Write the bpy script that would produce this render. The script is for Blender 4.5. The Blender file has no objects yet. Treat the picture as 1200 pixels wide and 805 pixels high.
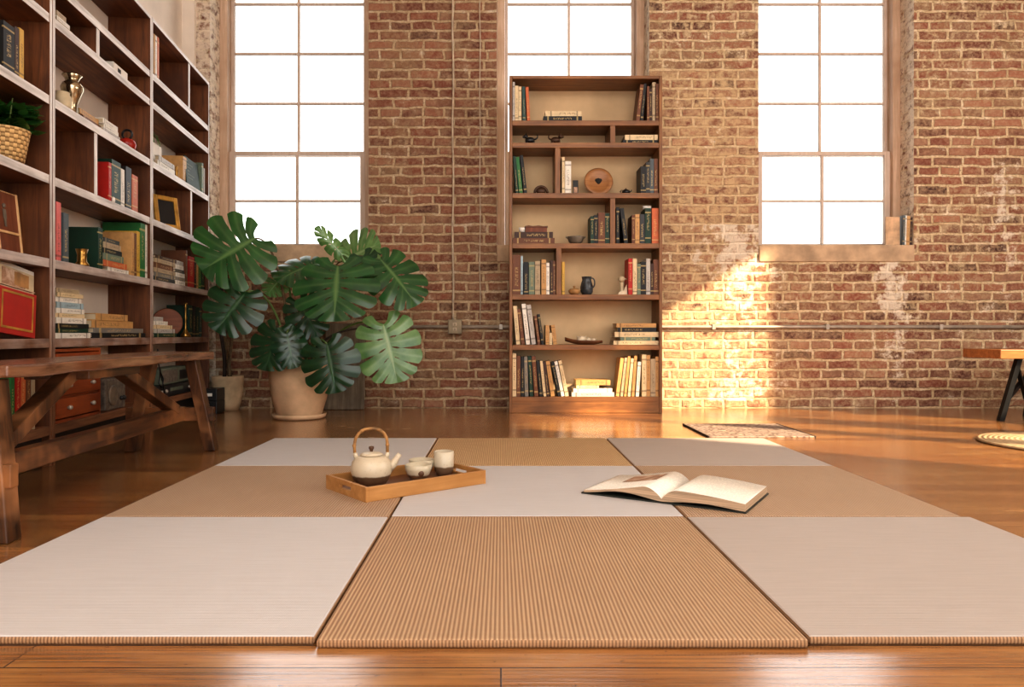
import bpy, bmesh, math, random
from mathutils import Vector, Matrix
random.seed(7)
C = bpy.context.scene.collection
F, VX, VY, H = 862.0, 587.0, 392.0, 0.52      # focal length in pixels, vanishing point, eye height
PI = math.pi
def P(px, py, Y): return Vector(((px-VX)*Y/F, Y, H-(py-VY)*Y/F))
def ground(px, py, z=0.0):
    Y = F*(H-z)/(py-VY); return Vector(((px-VX)*Y/F, Y, z))

# ------------------------------------------------------------------ materials
def srgb(c):
    return tuple(((v/255)/12.92 if v/255 <= .04045 else ((v/255+.055)/1.055)**2.4) for v in c)+(1.0,)
class NT:
    def __init__(s, name):
        s.m = bpy.data.materials.new(name); s.m.use_nodes = True
        s.t = s.m.node_tree; s.n = s.t.nodes; s.l = s.t.links
        s.b = s.n['Principled BSDF']; s.out = s.n['Material Output']
    def new(s, k, **kw):
        n = s.n.new(k)
        for a, v in kw.items(): setattr(n, a, v)
        return n
    def link(s, a, b): s.l.new(a, b)
    def math(s, op, a, b=None, clamp=False):
        n = s.new('ShaderNodeMath', operation=op, use_clamp=clamp)
        for i, v in enumerate((a, b)):
            if v is None: continue
            if isinstance(v, (int, float)): n.inputs[i].default_value = v
            else: s.link(v, n.inputs[i])
        return n.outputs[0]
    def mix(s, f, a, b, blend='MIX'):
        n = s.new('ShaderNodeMix', data_type='RGBA', blend_type=blend)
        for i, v in ((0, f), (6, a), (7, b)):
            if isinstance(v, (int, float)): n.inputs[i].default_value = v
            elif isinstance(v, tuple): n.inputs[i].default_value = v
            else: s.link(v, n.inputs[i])
        return n.outputs[2]
    def coord(s, out='Object', scale=(1,1,1), rot=(0,0,0)):
        c = s.new('ShaderNodeTexCoord'); m = s.new('ShaderNodeMapping')
        m.inputs['Scale'].default_value = scale; m.inputs['Rotation'].default_value = rot
        s.link(c.outputs[out], m.inputs[0]); return m.outputs[0]
    def noise(s, vec, scale, detail=4, rough=.55, dist=0):
        n = s.new('ShaderNodeTexNoise'); n.inputs['Scale'].default_value = scale
        n.inputs['Detail'].default_value = detail; n.inputs['Roughness'].default_value = rough
        n.inputs['Distortion'].default_value = dist
        s.link(vec, n.inputs['Vector']); return n.outputs[0]
    def ramp(s, f, *stops):
        n = s.new('ShaderNodeValToRGB'); e = n.color_ramp.elements
        while len(e) < len(stops): e.new(.5)
        for k, (p, c) in enumerate(stops):
            e[k].position = p; e[k].color = c if len(c) == 4 else srgb(c)
        s.link(f, n.inputs[0]); return n.outputs[0]
    def fac(s, f, a, b):
        n = s.new('ShaderNodeMapRange'); n.inputs[1].default_value = a; n.inputs[2].default_value = b
        s.link(f, n.inputs[0]); return n.outputs[0]
    def bump(s, h, strength=.3, dist=.01):
        n = s.new('ShaderNodeBump'); n.inputs['Strength'].default_value = strength; n.inputs['Distance'].default_value = dist
        s.link(h, n.inputs['Height']); s.link(n.outputs[0], s.b.inputs['Normal'])
    def set(s, col=None, rough=None, metal=None, spec=None):
        if col is not None:
            if isinstance(col, tuple): s.b.inputs['Base Color'].default_value = col
            else: s.link(col, s.b.inputs['Base Color'])
        if rough is not None:
            if isinstance(rough, (int, float)): s.b.inputs['Roughness'].default_value = rough
            else: s.link(rough, s.b.inputs['Roughness'])
        if metal is not None: s.b.inputs['Metallic'].default_value = metal
        if spec is not None: s.b.inputs['Specular IOR Level'].default_value = spec
        return s.m

def wood(name, dark, light, grain='x', rough=.45, scale=1.0, pale=None, spec=.4):
    t = NT(name)
    sc = {'x': (2, 26, 26), 'y': (26, 2, 26), 'z': (26, 26, 2)}[grain]
    v = t.coord('Object', tuple(a*scale for a in sc))
    n = t.noise(v, 1.6, 6, .6, .6)
    col = t.ramp(n, (.3, dark), (.7, light))
    v2 = t.coord('Object', (3, 3, 3)); n2 = t.noise(v2, 1.4, 3)
    col = t.mix(t.fac(n2, .35, .75), col, srgb(dark), 'MIX') if pale is None else t.mix(t.fac(n2, .52, .68), col, srgb(pale))
    t.bump(n, .12, .004)
    return t.set(col, rough, spec=spec)

def plain(name, c, rough=.5, metal=0, var=.12, scale=14, spec=.4, bump=0):
    t = NT(name); n = t.noise(t.coord('Object'), scale, 4)
    d = tuple(max(0, v*(1-var*2)) for v in c)
    col = t.ramp(n, (.3, d), (.65, c))
    if bump: t.bump(n, bump, .004)
    return t.set(col, rough, metal, spec)

def brick_material():
    t = NT('old_brick')
    tc = t.new('ShaderNodeTexCoord'); sx = t.new('ShaderNodeSeparateXYZ'); t.link(tc.outputs['Object'], sx.inputs[0])
    x, y, z = sx.outputs
    u = t.math('ADD', x, y)
    cb = t.new('ShaderNodeCombineXYZ'); t.link(u, cb.inputs[0]); t.link(z, cb.inputs[1])
    # wobble so that courses are hand-laid
    wn = t.new('ShaderNodeTexNoise'); wn.inputs['Scale'].default_value = 7; wn.inputs['Detail'].default_value = 6; wn.inputs['Roughness'].default_value = .65
    t.link(cb.outputs[0], wn.inputs['Vector'])
    vm = t.new('ShaderNodeVectorMath', operation='SUBTRACT'); t.link(wn.outputs['Color'], vm.inputs[0]); vm.inputs[1].default_value = (.5, .5, .5)
    vs = t.new('ShaderNodeVectorMath', operation='SCALE'); t.link(vm.outputs[0], vs.inputs[0]); vs.inputs['Scale'].default_value = .042
    va = t.new('ShaderNodeVectorMath', operation='ADD'); t.link(cb.outputs[0], va.inputs[0]); t.link(vs.outputs[0], va.inputs[1])
    uv = va.outputs[0]
    def bricks(mort, smooth):
        b = t.new('ShaderNodeTexBrick'); b.offset = .5; b.squash = .72; b.squash_frequency = 3
        t.link(uv, b.inputs['Vector'])
        b.inputs['Scale'].default_value = 1; b.inputs['Mortar Size'].default_value = mort; b.inputs['Mortar Smooth'].default_value = smooth
        b.inputs['Brick Width'].default_value = .212; b.inputs['Row Height'].default_value = .0685; b.inputs['Bias'].default_value = 0
        b.inputs['Color1'].default_value = (0, 0, 0, 1); b.inputs['Color2'].default_value = (1, 1, 1, 1); b.inputs['Mortar'].default_value = (.5, .5, .5, 1)
        return b
    b = bricks(.0125, .5)
    pos = cb.outputs[0]
    n_f = t.noise(pos, 45, 5, .7)
    n_m = t.noise(pos, 9, 5, .65)
    n_l = t.noise(pos, 1.3, 4, .6)
    base = t.ramp(b.outputs['Color'], (.0, (70, 46, 42)), (.2, (126, 72, 57)), (.45, (148, 90, 70)), (.65, (104, 60, 48)), (.82, (146, 108, 86)), (1, (164, 110, 86)))
    base = t.mix(t.math('MULTIPLY', t.fac(n_f, .42, .68), .6), base, srgb((190, 152, 126)))
    base = t.mix(t.math('MULTIPLY', t.fac(n_m, .45, .7), .45), base, srgb((178, 146, 112)))
    n_p = t.noise(pos, 2.6, 5, .65)
    base = t.mix(t.math('MULTIPLY', t.fac(n_p, .50, .66), .55), base, srgb((172, 142, 108)))
    base = t.mix(t.math('MULTIPLY', t.fac(n_p, .44, .34), .35), base, srgb((92, 54, 44)))
    mort = t.ramp(n_m, (.3, (182, 158, 122)), (.55, (210, 188, 154)), (.75, (232, 218, 194)))
    mort = t.mix(t.math('MULTIPLY', t.fac(n_f, .46, .66), .6), mort, srgb((140, 108, 74)))
    # smeared mortar over bricks
    n_s = t.noise(pos, 16, 6, .7)
    smear = t.math('MULTIPLY', t.fac(n_s, .50, .58), t.fac(n_l, .38, .60))
    smear2 = t.math('MULTIPLY', t.fac(n_f, .52, .6), t.fac(n_l, .32, .55))
    right = t.fac(x, -.6, 1.6)  # pale smear grows to the right, painting in the brighter light there
    sm = t.math('MAXIMUM', smear, t.math('MULTIPLY', smear2, .55))
    f = t.math('MAXIMUM', b.outputs['Fac'], t.math('MULTIPLY', sm, t.math('ADD', .55, t.math('MULTIPLY', right, .35))))
    col = t.mix(f, base, mort)
    # old plaster and lime wash in broken vertical runs; paler stretch right of the bookcase
    def band(c, w, z0, z1):
        d = t.math('ABSOLUTE', t.math('SUBTRACT', t.math('ADD', u, t.math('MULTIPLY', t.math('SUBTRACT', n_l, .5), .35)), c))
        g = t.math('SUBTRACT', 1.0, t.math('DIVIDE', d, w), True)
        zz = t.math('MULTIPLY', t.math('GREATER_THAN', z, z0), t.math('LESS_THAN', z, z1))
        return t.math('MULTIPLY', g, zz)
    bands = t.math('MAXIMUM', band(2.80+5.21, .22, .02, 1.2), t.math('MAXIMUM', band(3.56+5.21, .18, .4, 1.95), band(1.72+5.21, .42, .05, 1.3)))
    wash = t.math('MULTIPLY', band(1.45+5.21, .85, -.1, 2.4), t.fac(n_s, .40, .56))
    col = t.mix(t.math('MULTIPLY', wash, .9), col, t.mix(n_m, srgb((214, 190, 152)), srgb((190, 156, 116))))
    bands = t.math('MULTIPLY', bands, t.fac(n_l, .3, .6))
    pl = t.fac(t.math('ADD', t.math('MULTIPLY', bands, .20), t.math('ADD', t.math('MULTIPLY', n_m, .45), t.math('MULTIPLY', n_s, .55))), .60, .68)
    col = t.mix(t.math('MULTIPLY', pl, .85), col, srgb((226, 212, 192)))
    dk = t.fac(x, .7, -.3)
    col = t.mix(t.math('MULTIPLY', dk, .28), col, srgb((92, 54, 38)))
    # window reveals and corner pier whitened; the pier's bright light is painted in
    ge = t.new('ShaderNodeNewGeometry'); sn = t.new('ShaderNodeSeparateXYZ'); t.link(ge.outputs['Normal'], sn.inputs[0])
    side = t.math('GREATER_THAN', t.math('ABSOLUTE', sn.outputs[0]), .8)
    pier = t.math('LESS_THAN', x, -2.02)
    col = t.mix(t.math('MULTIPLY', t.math('MAXIMUM', side, t.math('MULTIPLY', pier, .7)), t.fac(n_s, .36, .52)), col, srgb((240, 226, 206)))
    # fine pitting
    n_d = t.noise(pos, 90, 3, .6)
    col = t.mix(t.math('MULTIPLY', t.fac(n_d, .60, .70), .45), col, srgb((72, 48, 38)))
    h = t.math('ADD', t.math('MULTIPLY', t.math('SUBTRACT', 1.0, t.math('MAXIMUM', b.outputs['Fac'], t.math('MULTIPLY', sm, .5))), 1.0), t.math('MULTIPLY', n_f, .45))
    t.bump(h, .75, .012)
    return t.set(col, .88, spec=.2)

def floor_material():
    t = NT('pine_boards')
    v = t.coord('Object')
    b = t.new('ShaderNodeTexBrick'); b.offset = .37; b.offset_frequency = 2
    t.link(v, b.inputs['Vector'])
    for k, a in (('Scale', 1), ('Mortar Size', .0017), ('Mortar Smooth', .3), ('Brick Width', 2.1), ('Row Height', .082), ('Bias', 0)): b.inputs[k].default_value = a
    b.inputs['Color1'].default_value = (0, 0, 0, 1); b.inputs['Color2'].default_value = (1, 1, 1, 1); b.inputs['Mortar'].default_value = (.5, .5, .5, 1)
    g = t.noise(t.coord('Object', (1.6, 34, 1)), 2.2, 6, .62, .5)
    base = t.ramp(b.outputs['Color'], (0, (118, 73, 37)), (.3, (178, 124, 68)), (.55, (148, 97, 51)), (.8, (194, 140, 82)), (1, (132, 82, 43)))
    base = t.mix(t.math('MULTIPLY', t.fac(g, .42, .68), .7), base, srgb((104, 64, 30)))
    w = t.noise(t.coord('Object', (1.2, 2.2, 1)), 1.5, 5, .6)
    base = t.mix(t.math('MULTIPLY', t.fac(w, .5, .72), .45), base, srgb((202, 158, 98)))
    g2 = t.noise(t.coord('Object', (.9, 70, 1)), 2.0, 4, .6, .3)
    base = t.mix(t.math('MULTIPLY', t.fac(g2, .50, .66), .5), base, srgb((92, 52, 24)))
    col = t.mix(b.outputs['Fac'], base, srgb((52, 28, 14)))
    sp = t.noise(t.coord('Object'), 60, 3)
    col = t.mix(t.math('MULTIPLY', t.fac(sp, .66, .74), .5), col, srgb((80, 44, 24)))
    rough = t.math('ADD', .14, t.math('MULTIPLY', w, .20))
    h = t.math('ADD', t.math('MULTIPLY', t.math('SUBTRACT', 1.0, b.outputs['Fac']), 1.0), t.math('MULTIPLY', g, .25))
    h = t.math('ADD', h, t.math('MULTIPLY', w, .8))
    t.bump(t.math('ADD', h, t.math('MULTIPLY', g2, .7)), .22, .004)
    t.link(t.b.inputs['Normal'].links[0].from_socket, t.b.inputs['Coat Normal'])
    t.b.inputs['Coat Weight'].default_value = .9; t.b.inputs['Coat IOR'].default_value = 1.6; t.b.inputs['Coat Roughness'].default_value = .15
    return t.set(col, rough, spec=.6)

def tatami_material(name, c_hi, c_lo, axis, pitch=.0079, stripes=.6, depth=.5):
    t = NT(name)
    tc = t.new('ShaderNodeTexCoord'); sx = t.new('ShaderNodeSeparateXYZ'); t.link(tc.outputs['Object'], sx.inputs[0])
    a, o = (sx.outputs[0], sx.outputs[1]) if axis == 'x' else (sx.outputs[1], sx.outputs[0])
    s1 = t.math('SINE', t.math('MULTIPLY', a, 2*PI/pitch))
    s2 = t.math('SINE', t.math('MULTIPLY', o, 2*PI/(pitch*.55)))
    rib = t.math('ADD', t.math('MULTIPLY', s1, .5), .5)
    sc = (60, 2.5, 1) if axis == 'x' else (2.5, 60, 1)
    st = t.noise(t.coord('Object', sc), 3, 4, .6)
    f = t.math('ADD', t.math('MULTIPLY', rib, stripes), t.math('MULTIPLY', st, 1-stripes))
    col = t.ramp(f, (.12, c_lo), (.75, c_hi))
    cl = t.noise(t.coord('Object'), 3.0, 4)
    col = t.mix(t.math('MULTIPLY', t.fac(cl, .4, .75), .18), col, srgb(c_lo))
    h = t.math('ADD', rib, t.math('MULTIPLY', s2, .12))
    t.bump(t.math('ADD', h, t.math('MULTIPLY', st, .35)), depth, .0022)
    return t.set(col, .62, spec=.25)

def book_material():
    t = NT('book_cover')
    oi = t.new('ShaderNodeObjectInfo'); g = t.coord('Generated')
    sx = t.new('ShaderNodeSeparateXYZ'); t.link(g, sx.inputs[0]); x, y, z = sx.outputs
    r = oi.outputs['Random']
    sp = t.math('LESS_THAN', y, .03)
    # title lettering: thresholded noise inside a strip of the spine
    vv = t.new('ShaderNodeCombineXYZ')
    t.link(t.math('ADD', t.math('MULTIPLY', x, 3.0), t.math('MULTIPLY', r, 37.0)), vv.inputs[0]); t.link(t.math('MULTIPLY', z, 44.0), vv.inputs[1])
    n = t.noise(vv.outputs[0], 1.0, 2)
    inx = t.math('LESS_THAN', t.math('ABSOLUTE', t.math('SUBTRACT', x, .5)), .2)
    c0 = t.math('ADD', .38, t.math('MULTIPLY', r, .25))
    inz = t.math('LESS_THAN', t.math('ABSOLUTE', t.math('SUBTRACT', z, c0)), .24)
    letters = t.math('MULTIPLY', t.math('MULTIPLY', inx, inz), t.math('GREATER_THAN', n, .52))
    b1 = t.math('LESS_THAN', t.math('ABSOLUTE', t.math('SUBTRACT', z, t.math('ADD', .08, t.math('MULTIPLY', r, .08)))), .018)
    b2 = t.math('MULTIPLY', t.math('LESS_THAN', t.math('ABSOLUTE', t.math('SUBTRACT', z, .88)), .02), t.math('GREATER_THAN', r, .45))
    mark = t.math('MULTIPLY', t.math('MAXIMUM', letters, t.math('MAXIMUM', b1, b2)), sp)
    lum = t.new('ShaderNodeRGBToBW'); t.link(oi.outputs['Color'], lum.inputs[0])
    ink = t.mix(t.math('GREATER_THAN', lum.outputs[0], .22), srgb((206, 178, 118)), srgb((72, 52, 40)))
    w = t.noise(t.coord('Object'), 30, 3)
    base = t.mix(t.math('MULTIPLY', t.fac(w, .4, .8), .3), oi.outputs['Color'], (.02, .015, .01, 1))
    col = t.mix(t.math('MULTIPLY', mark, .55), base, ink)
    return t.set(col, .5, spec=.35)

def pages_material(name='paper_pages', c=(222, 204, 172), axis='z'):
    t = NT(name)
    v = t.coord('Object', (400, 2, 2) if axis == 'x' else (2, 2, 400))
    n = t.noise(v, 1, 2)
    return t.set(t.ramp(n, (.35, tuple(int(a*.78) for a in c)), (.6, c)), .75, spec=.2)

def glaze_material(name, top, bottom, z0, rough=.32):
    t = NT(name)
    tc = t.new('ShaderNodeTexCoord'); sx = t.new('ShaderNodeSeparateXYZ'); t.link(tc.outputs['Object'], sx.inputs[0])
    n = t.noise(tc.outputs['Object'], 26, 4)
    zz = t.math('ADD', sx.outputs[2], t.math('MULTIPLY', t.math('SUBTRACT', n, .5), .012))
    f = t.fac(zz, z0-.002, z0+.002)
    s = t.noise(tc.outputs['Object'], 140, 3)
    tp = t.mix(t.math('MULTIPLY', t.fac(s, .6, .7), .35), srgb(top), srgb((140, 118, 92)))
    bt = t.mix(t.math('MULTIPLY', t.fac(n, .4, .7), .5), srgb(bottom), srgb(tuple(int(v*.6) for v in bottom)))
    return t.set(t.mix(f, bt, tp), rough, spec=.45)

def leaf_material(name, c_dark, c_light, vein):
    t = NT(name)
    a = t.new('ShaderNodeAttribute'); a.attribute_name = 'vein'
    n = t.noise(t.coord('Object'), 9, 4)
    col = t.ramp(n, (.35, c_dark), (.7, c_light))
    col = t.mix(t.math('MULTIPLY', a.outputs['Fac'], .55), col, srgb(vein))
    t.bump(t.math('SUBTRACT', 1.0, a.outputs['Fac']), .25, .004)
    m = t.set(col, .28, spec=.6)
    tr = t.new('ShaderNodeBsdfTranslucent'); tr.inputs[0].default_value = srgb((120, 160, 60))
    mx = t.new('ShaderNodeMixShader'); mx.inputs[0].default_value = .16
    t.link(t.b.outputs[0], mx.inputs[1]); t.link(tr.outputs[0], mx.inputs[2]); t.link(mx.outputs[0], t.out.inputs[0])
    return m

def glass_material():
    t = NT('window_glass')
    tr = t.new('ShaderNodeBsdfTransparent'); gl = t.new('ShaderNodeBsdfGlossy'); gl.inputs['Roughness'].default_value = .02
    fr = t.new('ShaderNodeFresnel'); fr.inputs[0].default_value = 1.35
    mx = t.new('ShaderNodeMixShader'); t.link(fr.outputs[0], mx.inputs[0]); t.link(tr.outputs[0], mx.inputs[1]); t.link(gl.outputs[0], mx.inputs[2])
    n = t.noise(t.coord('Object'), 3, 1); t.link(t.ramp(n, (.3, (250, 251, 251)), (.7, (255, 255, 255))), tr.inputs[0])
    t.link(mx.outputs[0], t.out.inputs[0]); return t.m

def rug_material(name, cols, scale):
    t = NT(name)
    v = t.coord('Object', (scale, scale, scale))
    vo = t.new('ShaderNodeTexVoronoi'); vo.inputs['Scale'].default_value = 1; t.link(v, vo.inputs['Vector'])
    n = t.noise(v, 1.4, 4)
    f = t.math('ADD', t.math('MULTIPLY', vo.outputs[0], .7), t.math('MULTIPLY', n, .5))
    k = len(cols)
    col = t.ramp(f, *[(.25+.6*i/(k-1), c) for i, c in enumerate(cols)])
    t.bump(n, .4, .004); return t.set(col, .9, spec=.1)

def jute_material():
    t = NT('jute_braid')
    tc = t.new('ShaderNodeTexCoord'); ln = t.new('ShaderNodeVectorMath', operation='LENGTH'); t.link(tc.outputs['Object'], ln.inputs[0])
    s = t.math('ADD', t.math('MULTIPLY', t.math('SINE', t.math('MULTIPLY', ln.outputs['Value'], 2*PI/.022)), .5), .5)
    n = t.noise(tc.outputs['Object'], 60, 4)
    f = t.math('ADD', t.math('MULTIPLY', s, .3), t.math('MULTIPLY', n, .7))
    t.bump(f, .8, .006); return t.set(t.ramp(f, (.2, (150, 124, 92)), (.7, (198, 174, 140))), .95, spec=.1)

def wicker_material():
    t = NT('wicker')
    ck = t.new('ShaderNodeTexChecker'); ck.inputs['Scale'].default_value = 1
    tc = t.new('ShaderNodeTexCoord'); sx = t.new('ShaderNodeSeparateXYZ'); t.link(tc.outputs['Object'], sx.inputs[0])
    an = t.math('ARCTAN2', sx.outputs[1], sx.outputs[0])
    cb = t.new('ShaderNodeCombineXYZ'); t.link(t.math('MULTIPLY', an, 18/PI), cb.inputs[0]); t.link(t.math('MULTIPLY', sx.outputs[2], 1/.016), cb.inputs[1])
    cb.inputs[2].default_value = .5
    t.link(cb.outputs[0], ck.inputs[0])
    w = t.math('ABSOLUTE', t.math('SINE', t.math('MULTIPLY', sx.outputs[2], PI/.016)))
    n = t.noise(tc.outputs['Object'], 50, 3)
    f = t.math('ADD', t.math('MULTIPLY', ck.outputs['Fac'], .35), t.math('ADD', t.math('MULTIPLY', w, .4), t.math('MULTIPLY', n, .25)))
    t.bump(f, .8, .008); return t.set(t.ramp(f, (.2, (124, 88, 48)), (.75, (222, 186, 130))), .7, spec=.2)

def print_material():
    t = NT('printed_photograph')
    n = t.noise(t.coord('Object'), 12, 6, .65, 1.0)
    return t.set(t.ramp(n, (.3, (84, 62, 50)), (.5, (168, 128, 100)), (.7, (226, 206, 184))), .5)
def text_page_material():
    t = NT('printed_page')
    tc = t.new('ShaderNodeTexCoord'); sx = t.new('ShaderNodeSeparateXYZ'); t.link(tc.outputs['Object'], sx.inputs[0])
    s = t.math('GREATER_THAN', t.math('SINE', t.math('MULTIPLY', sx.outputs[1], 2*PI/.008)), .2)
    n = t.noise(t.coord('Object', (160, 60, 1)), 1, 2)
    n2 = t.noise(t.coord('Object'), 5, 2)
    f = t.math('MULTIPLY', t.math('MULTIPLY', s, t.math('GREATER_THAN', n, .45)), .30)
    col = t.mix(f, t.ramp(n2, (.3, (232, 224, 210)), (.7, (242, 236, 224))), srgb((120, 116, 112)))
    return t.set(col, .6, spec=.25)

M = {}
M['brick'] = brick_material(); M['floor'] = floor_material(); M['glass'] = glass_material()
M['plaster'] = plain('cream_plaster', (232, 220, 206), .9, var=.04, scale=3, spec=.15, bump=.1)
M['ceiling'] = plain('ceiling_paint', (228, 220, 208), .9, var=.03, scale=2, spec=.1)
M['sill'] = plain('sill_stone', (196, 168, 138), .85, var=.10, scale=9, spec=.2, bump=.3)
M['winwood'] = wood('window_frame_wood', (184, 154, 128), (222, 196, 172), 'z', .6)
M['sash'] = wood('sash_bloom_tone', (190, 168, 150), (220, 204, 190), 'z', .6)  # sash tone lightened to carry window bloom in the colour
M['walnut'] = wood('bookcase_walnut', (104, 66, 34), (166, 114, 64), 'x', .42)
M['walnut_v'] = wood('bookcase_walnut_upright', (104, 66, 34), (166, 114, 64), 'z', .42)
def edge_material(name, grain):  # front edges coloured paler with height, painting in window gloss and haze
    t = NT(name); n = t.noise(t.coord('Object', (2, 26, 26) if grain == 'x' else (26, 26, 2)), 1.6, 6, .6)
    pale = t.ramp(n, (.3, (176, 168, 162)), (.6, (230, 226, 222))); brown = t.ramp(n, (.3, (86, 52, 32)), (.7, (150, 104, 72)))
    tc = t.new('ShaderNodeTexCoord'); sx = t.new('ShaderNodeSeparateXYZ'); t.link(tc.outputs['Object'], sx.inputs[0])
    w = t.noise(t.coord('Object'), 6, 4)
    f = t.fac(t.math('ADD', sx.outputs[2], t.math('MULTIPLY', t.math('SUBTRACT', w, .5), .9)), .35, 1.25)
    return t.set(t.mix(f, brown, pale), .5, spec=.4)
M['edge'] = edge_material('sheen_shelf_edge', 'x'); M['edge_v'] = edge_material('sheen_upright_edge', 'z')
M['dkwood_x'] = wood('dark_shelf_wood', (82, 46, 24), (148, 92, 52), 'x', .5)
M['dkwood_z'] = wood('dark_panel_wood', (76, 42, 22), (138, 84, 46), 'z', .5)
M['plinth'] = wood('plinth_shade', (20, 14, 10), (42, 28, 18), 'x', .55)  # near-black tone stands in for the shadow gap below the left bookcases
M['backcream'] = plain('bookcase_back', (218, 188, 148), .85, var=.05, scale=3, spec=.15)
M['backwhite'] = plain('bookcase_back_white', (226, 214, 200), .85, var=.03, scale=3, spec=.15)
M['bench'] = wood('bench_timber', (34, 19, 11), (106, 66, 38), 'y', .32, pale=(160, 108, 66))
M['bench_z'] = wood('bench_leg_timber', (34, 19, 11), (100, 62, 35), 'z', .34, pale=(166, 116, 76))
M['benchtop'] = wood('bench_top_timber', (80, 48, 32), (150, 108, 80), 'y', .2, pale=(116, 70, 44), spec=.6)
M['drawer'] = wood('drawer_veneer', (128, 58, 24), (184, 92, 42), 'x', .4)
M['traywood'] = wood('tray_oak', (160, 112, 60), (200, 152, 96), 'x', .45)
M['trayfloor'] = wood('tray_floor_wood', (104, 64, 40), (150, 98, 62), 'x', .4)
M['slot'] = plain('slot_shadow', (96, 50, 26), .7)
M['pot'] = plain('pale_terracotta', (216, 182, 146), .75, var=.08, scale=7, spec=.2, bump=.1)
M['pot2'] = plain('grey_terracotta', (212, 184, 148), .8, var=.10, scale=9, spec=.2, bump=.15)
M['soil'] = plain('soil', (44, 30, 22), .95, scale=60, bump=.8)
M['stem'] = plain('green_stem', (96, 118, 58), .5, scale=20)
M['cane'] = plain('brown_cane', (122, 98, 68), .75, scale=30, var=.2, bump=.4)
M['twig'] = plain('dark_twig', (58, 42, 32), .7, scale=30)
M['leaf'] = leaf_material('monstera_leaf', (22, 62, 34), (42, 96, 46), (128, 160, 96))
M['leafd'] = leaf_material('monstera_leaf_dark', (10, 44, 26), (20, 66, 36), (70, 112, 66))
M['leafl'] = leaf_material('monstera_leaf_pale', (70, 112, 62), (124, 158, 96), (182, 200, 150))
M['smallleaf'] = leaf_material('small_leaf', (24, 76, 34), (58, 126, 54), (90, 140, 66))
M['bladeleaf'] = leaf_material('blade_leaf', (66, 116, 56), (138, 172, 92), (190, 210, 140))
M['book'] = book_material(); M['pages'] = pages_material()
M['steel'] = plain('painted_conduit', (182, 170, 156), .4, metal=.3, var=.08)
M['boxmetal'] = plain('junction_box_paint', (150, 134, 108), .5, metal=.2, var=.1)
M['cable'] = plain('pale_fittings_and_line', (206, 188, 164), .7)
M['brass'] = plain('brass', (186, 142, 74), .28, metal=.9, var=.2)
M['silver'] = plain('silvered_glass', (202, 184, 152), .14, metal=.95, var=.22, scale=26)
M['black'] = plain('black_ceramic', (22, 20, 20), .3, var=.1)
M['blackmetal'] = plain('black_steel', (20, 19, 19), .45, metal=.4)
M['bronze'] = plain('dark_bronze', (92, 62, 42), .45, metal=.4, var=.2)
M['grey'] = plain('grey_stoneware', (128, 114, 98), .5, var=.15)
M['white'] = plain('white_card', (232, 226, 216), .7, var=.03)
M['cream'] = plain('cream_clay', (214, 196, 162), .6, var=.08)
M['tan'] = plain('tan_clay', (184, 138, 86), .6, var=.15)
M['red'] = plain('red_lacquer', (176, 44, 30), .25, var=.15)
M['redcloth'] = plain('red_cloth', (172, 38, 26), .6, var=.04)
M['gold'] = plain('gilt_frame', (208, 158, 72), .4, metal=.35, var=.15, bump=.3)
M['discwood'] = wood('disc_wood', (112, 58, 30), (160, 92, 54), 'x', .5)
M['grain'] = wood('plate_wood', (126, 80, 42), (190, 136, 84), 'x', .35)
M['lightwood'] = wood('pale_frame_wood', (196, 154, 104), (232, 198, 152), 'z', .6)
M['brownboard'] = wood('brown_board', (98, 50, 28), (142, 82, 52), 'z', .55)
M['oldboard'] = wood('grey_old_board', (92, 80, 66), (148, 132, 112), 'z', .8)
M['ink'] = plain('dark_ink', (40, 34, 30), .8, var=.02)
M['greygreen'] = plain('grey_green_paint', (104, 112, 96), .6)
M['stereo'] = plain('stereo_black', (24, 24, 26), .4)
M['radio'] = plain('radio_face', (120, 108, 96), .6, var=.2, scale=40)
M['jug'] = plain('jug_glaze', (74, 78, 82), .25, var=.35, scale=22)
M['shell'] = plain('shell_white', (226, 208, 180), .6, var=.1)
M['rug'] = rug_material('patterned_rug', ((84, 66, 60), (138, 122, 114), (160, 142, 130), (102, 84, 76), (176, 158, 142)), 24)
M['rugedge'] = plain('rug_edge', (58, 42, 36), .9)
M['jute'] = jute_material(); M['wicker'] = wicker_material()
M['table'] = wood('table_oak', (138, 84, 44), (190, 128, 72), 'x', .4)
M['clay'] = glaze_material('teapot_glaze', (200, 186, 162), (104, 78, 56), .036)
M['clay_b'] = glaze_material('bowl_glaze', (194, 182, 158), (116, 84, 58), .022)
M['clay_c'] = glaze_material('cup_glaze', (196, 184, 162), (114, 88, 66), .032)
M['inside'] = plain('cup_inside', (92, 82, 66), .35)
M['bamboo'] = plain('bamboo_cane', (178, 132, 78), .45, var=.2, scale=40)
M['knob'] = plain('brown_knob', (98, 66, 44), .4)
M['page'] = text_page_material(); M['pagestack'] = pages_material('open_book_pages', (196, 168, 140)); M['print'] = print_material()
M['bookcover'] = plain('dark_green_board', (40, 44, 38), .5)
M['matlight'] = tatami_material('pale_tatami', (202, 198, 197), (184, 179, 176), 'y', .006, .25, .2)
M['matlight2'] = tatami_material('pale_warm_tatami', (184, 173, 165), (165, 154, 146), 'y', .006, .25, .2)
M['matedge'] = tatami_material('tatami_edge', (176, 140, 106), (122, 92, 66), 'x', .006, .7, .5)
M['mattan'] = tatami_material('tan_tatami', (190, 160, 128), (148, 116, 88), 'x', .0079, .75, .6)
M['mattan2'] = tatami_material('tan_cross_tatami', (190, 164, 138), (154, 126, 100), 'x', .0079, .7, .6)
M['matgold'] = tatami_material('golden_tatami', (204, 174, 134), (168, 134, 96), 'x', .0079, .75, .6)

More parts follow.
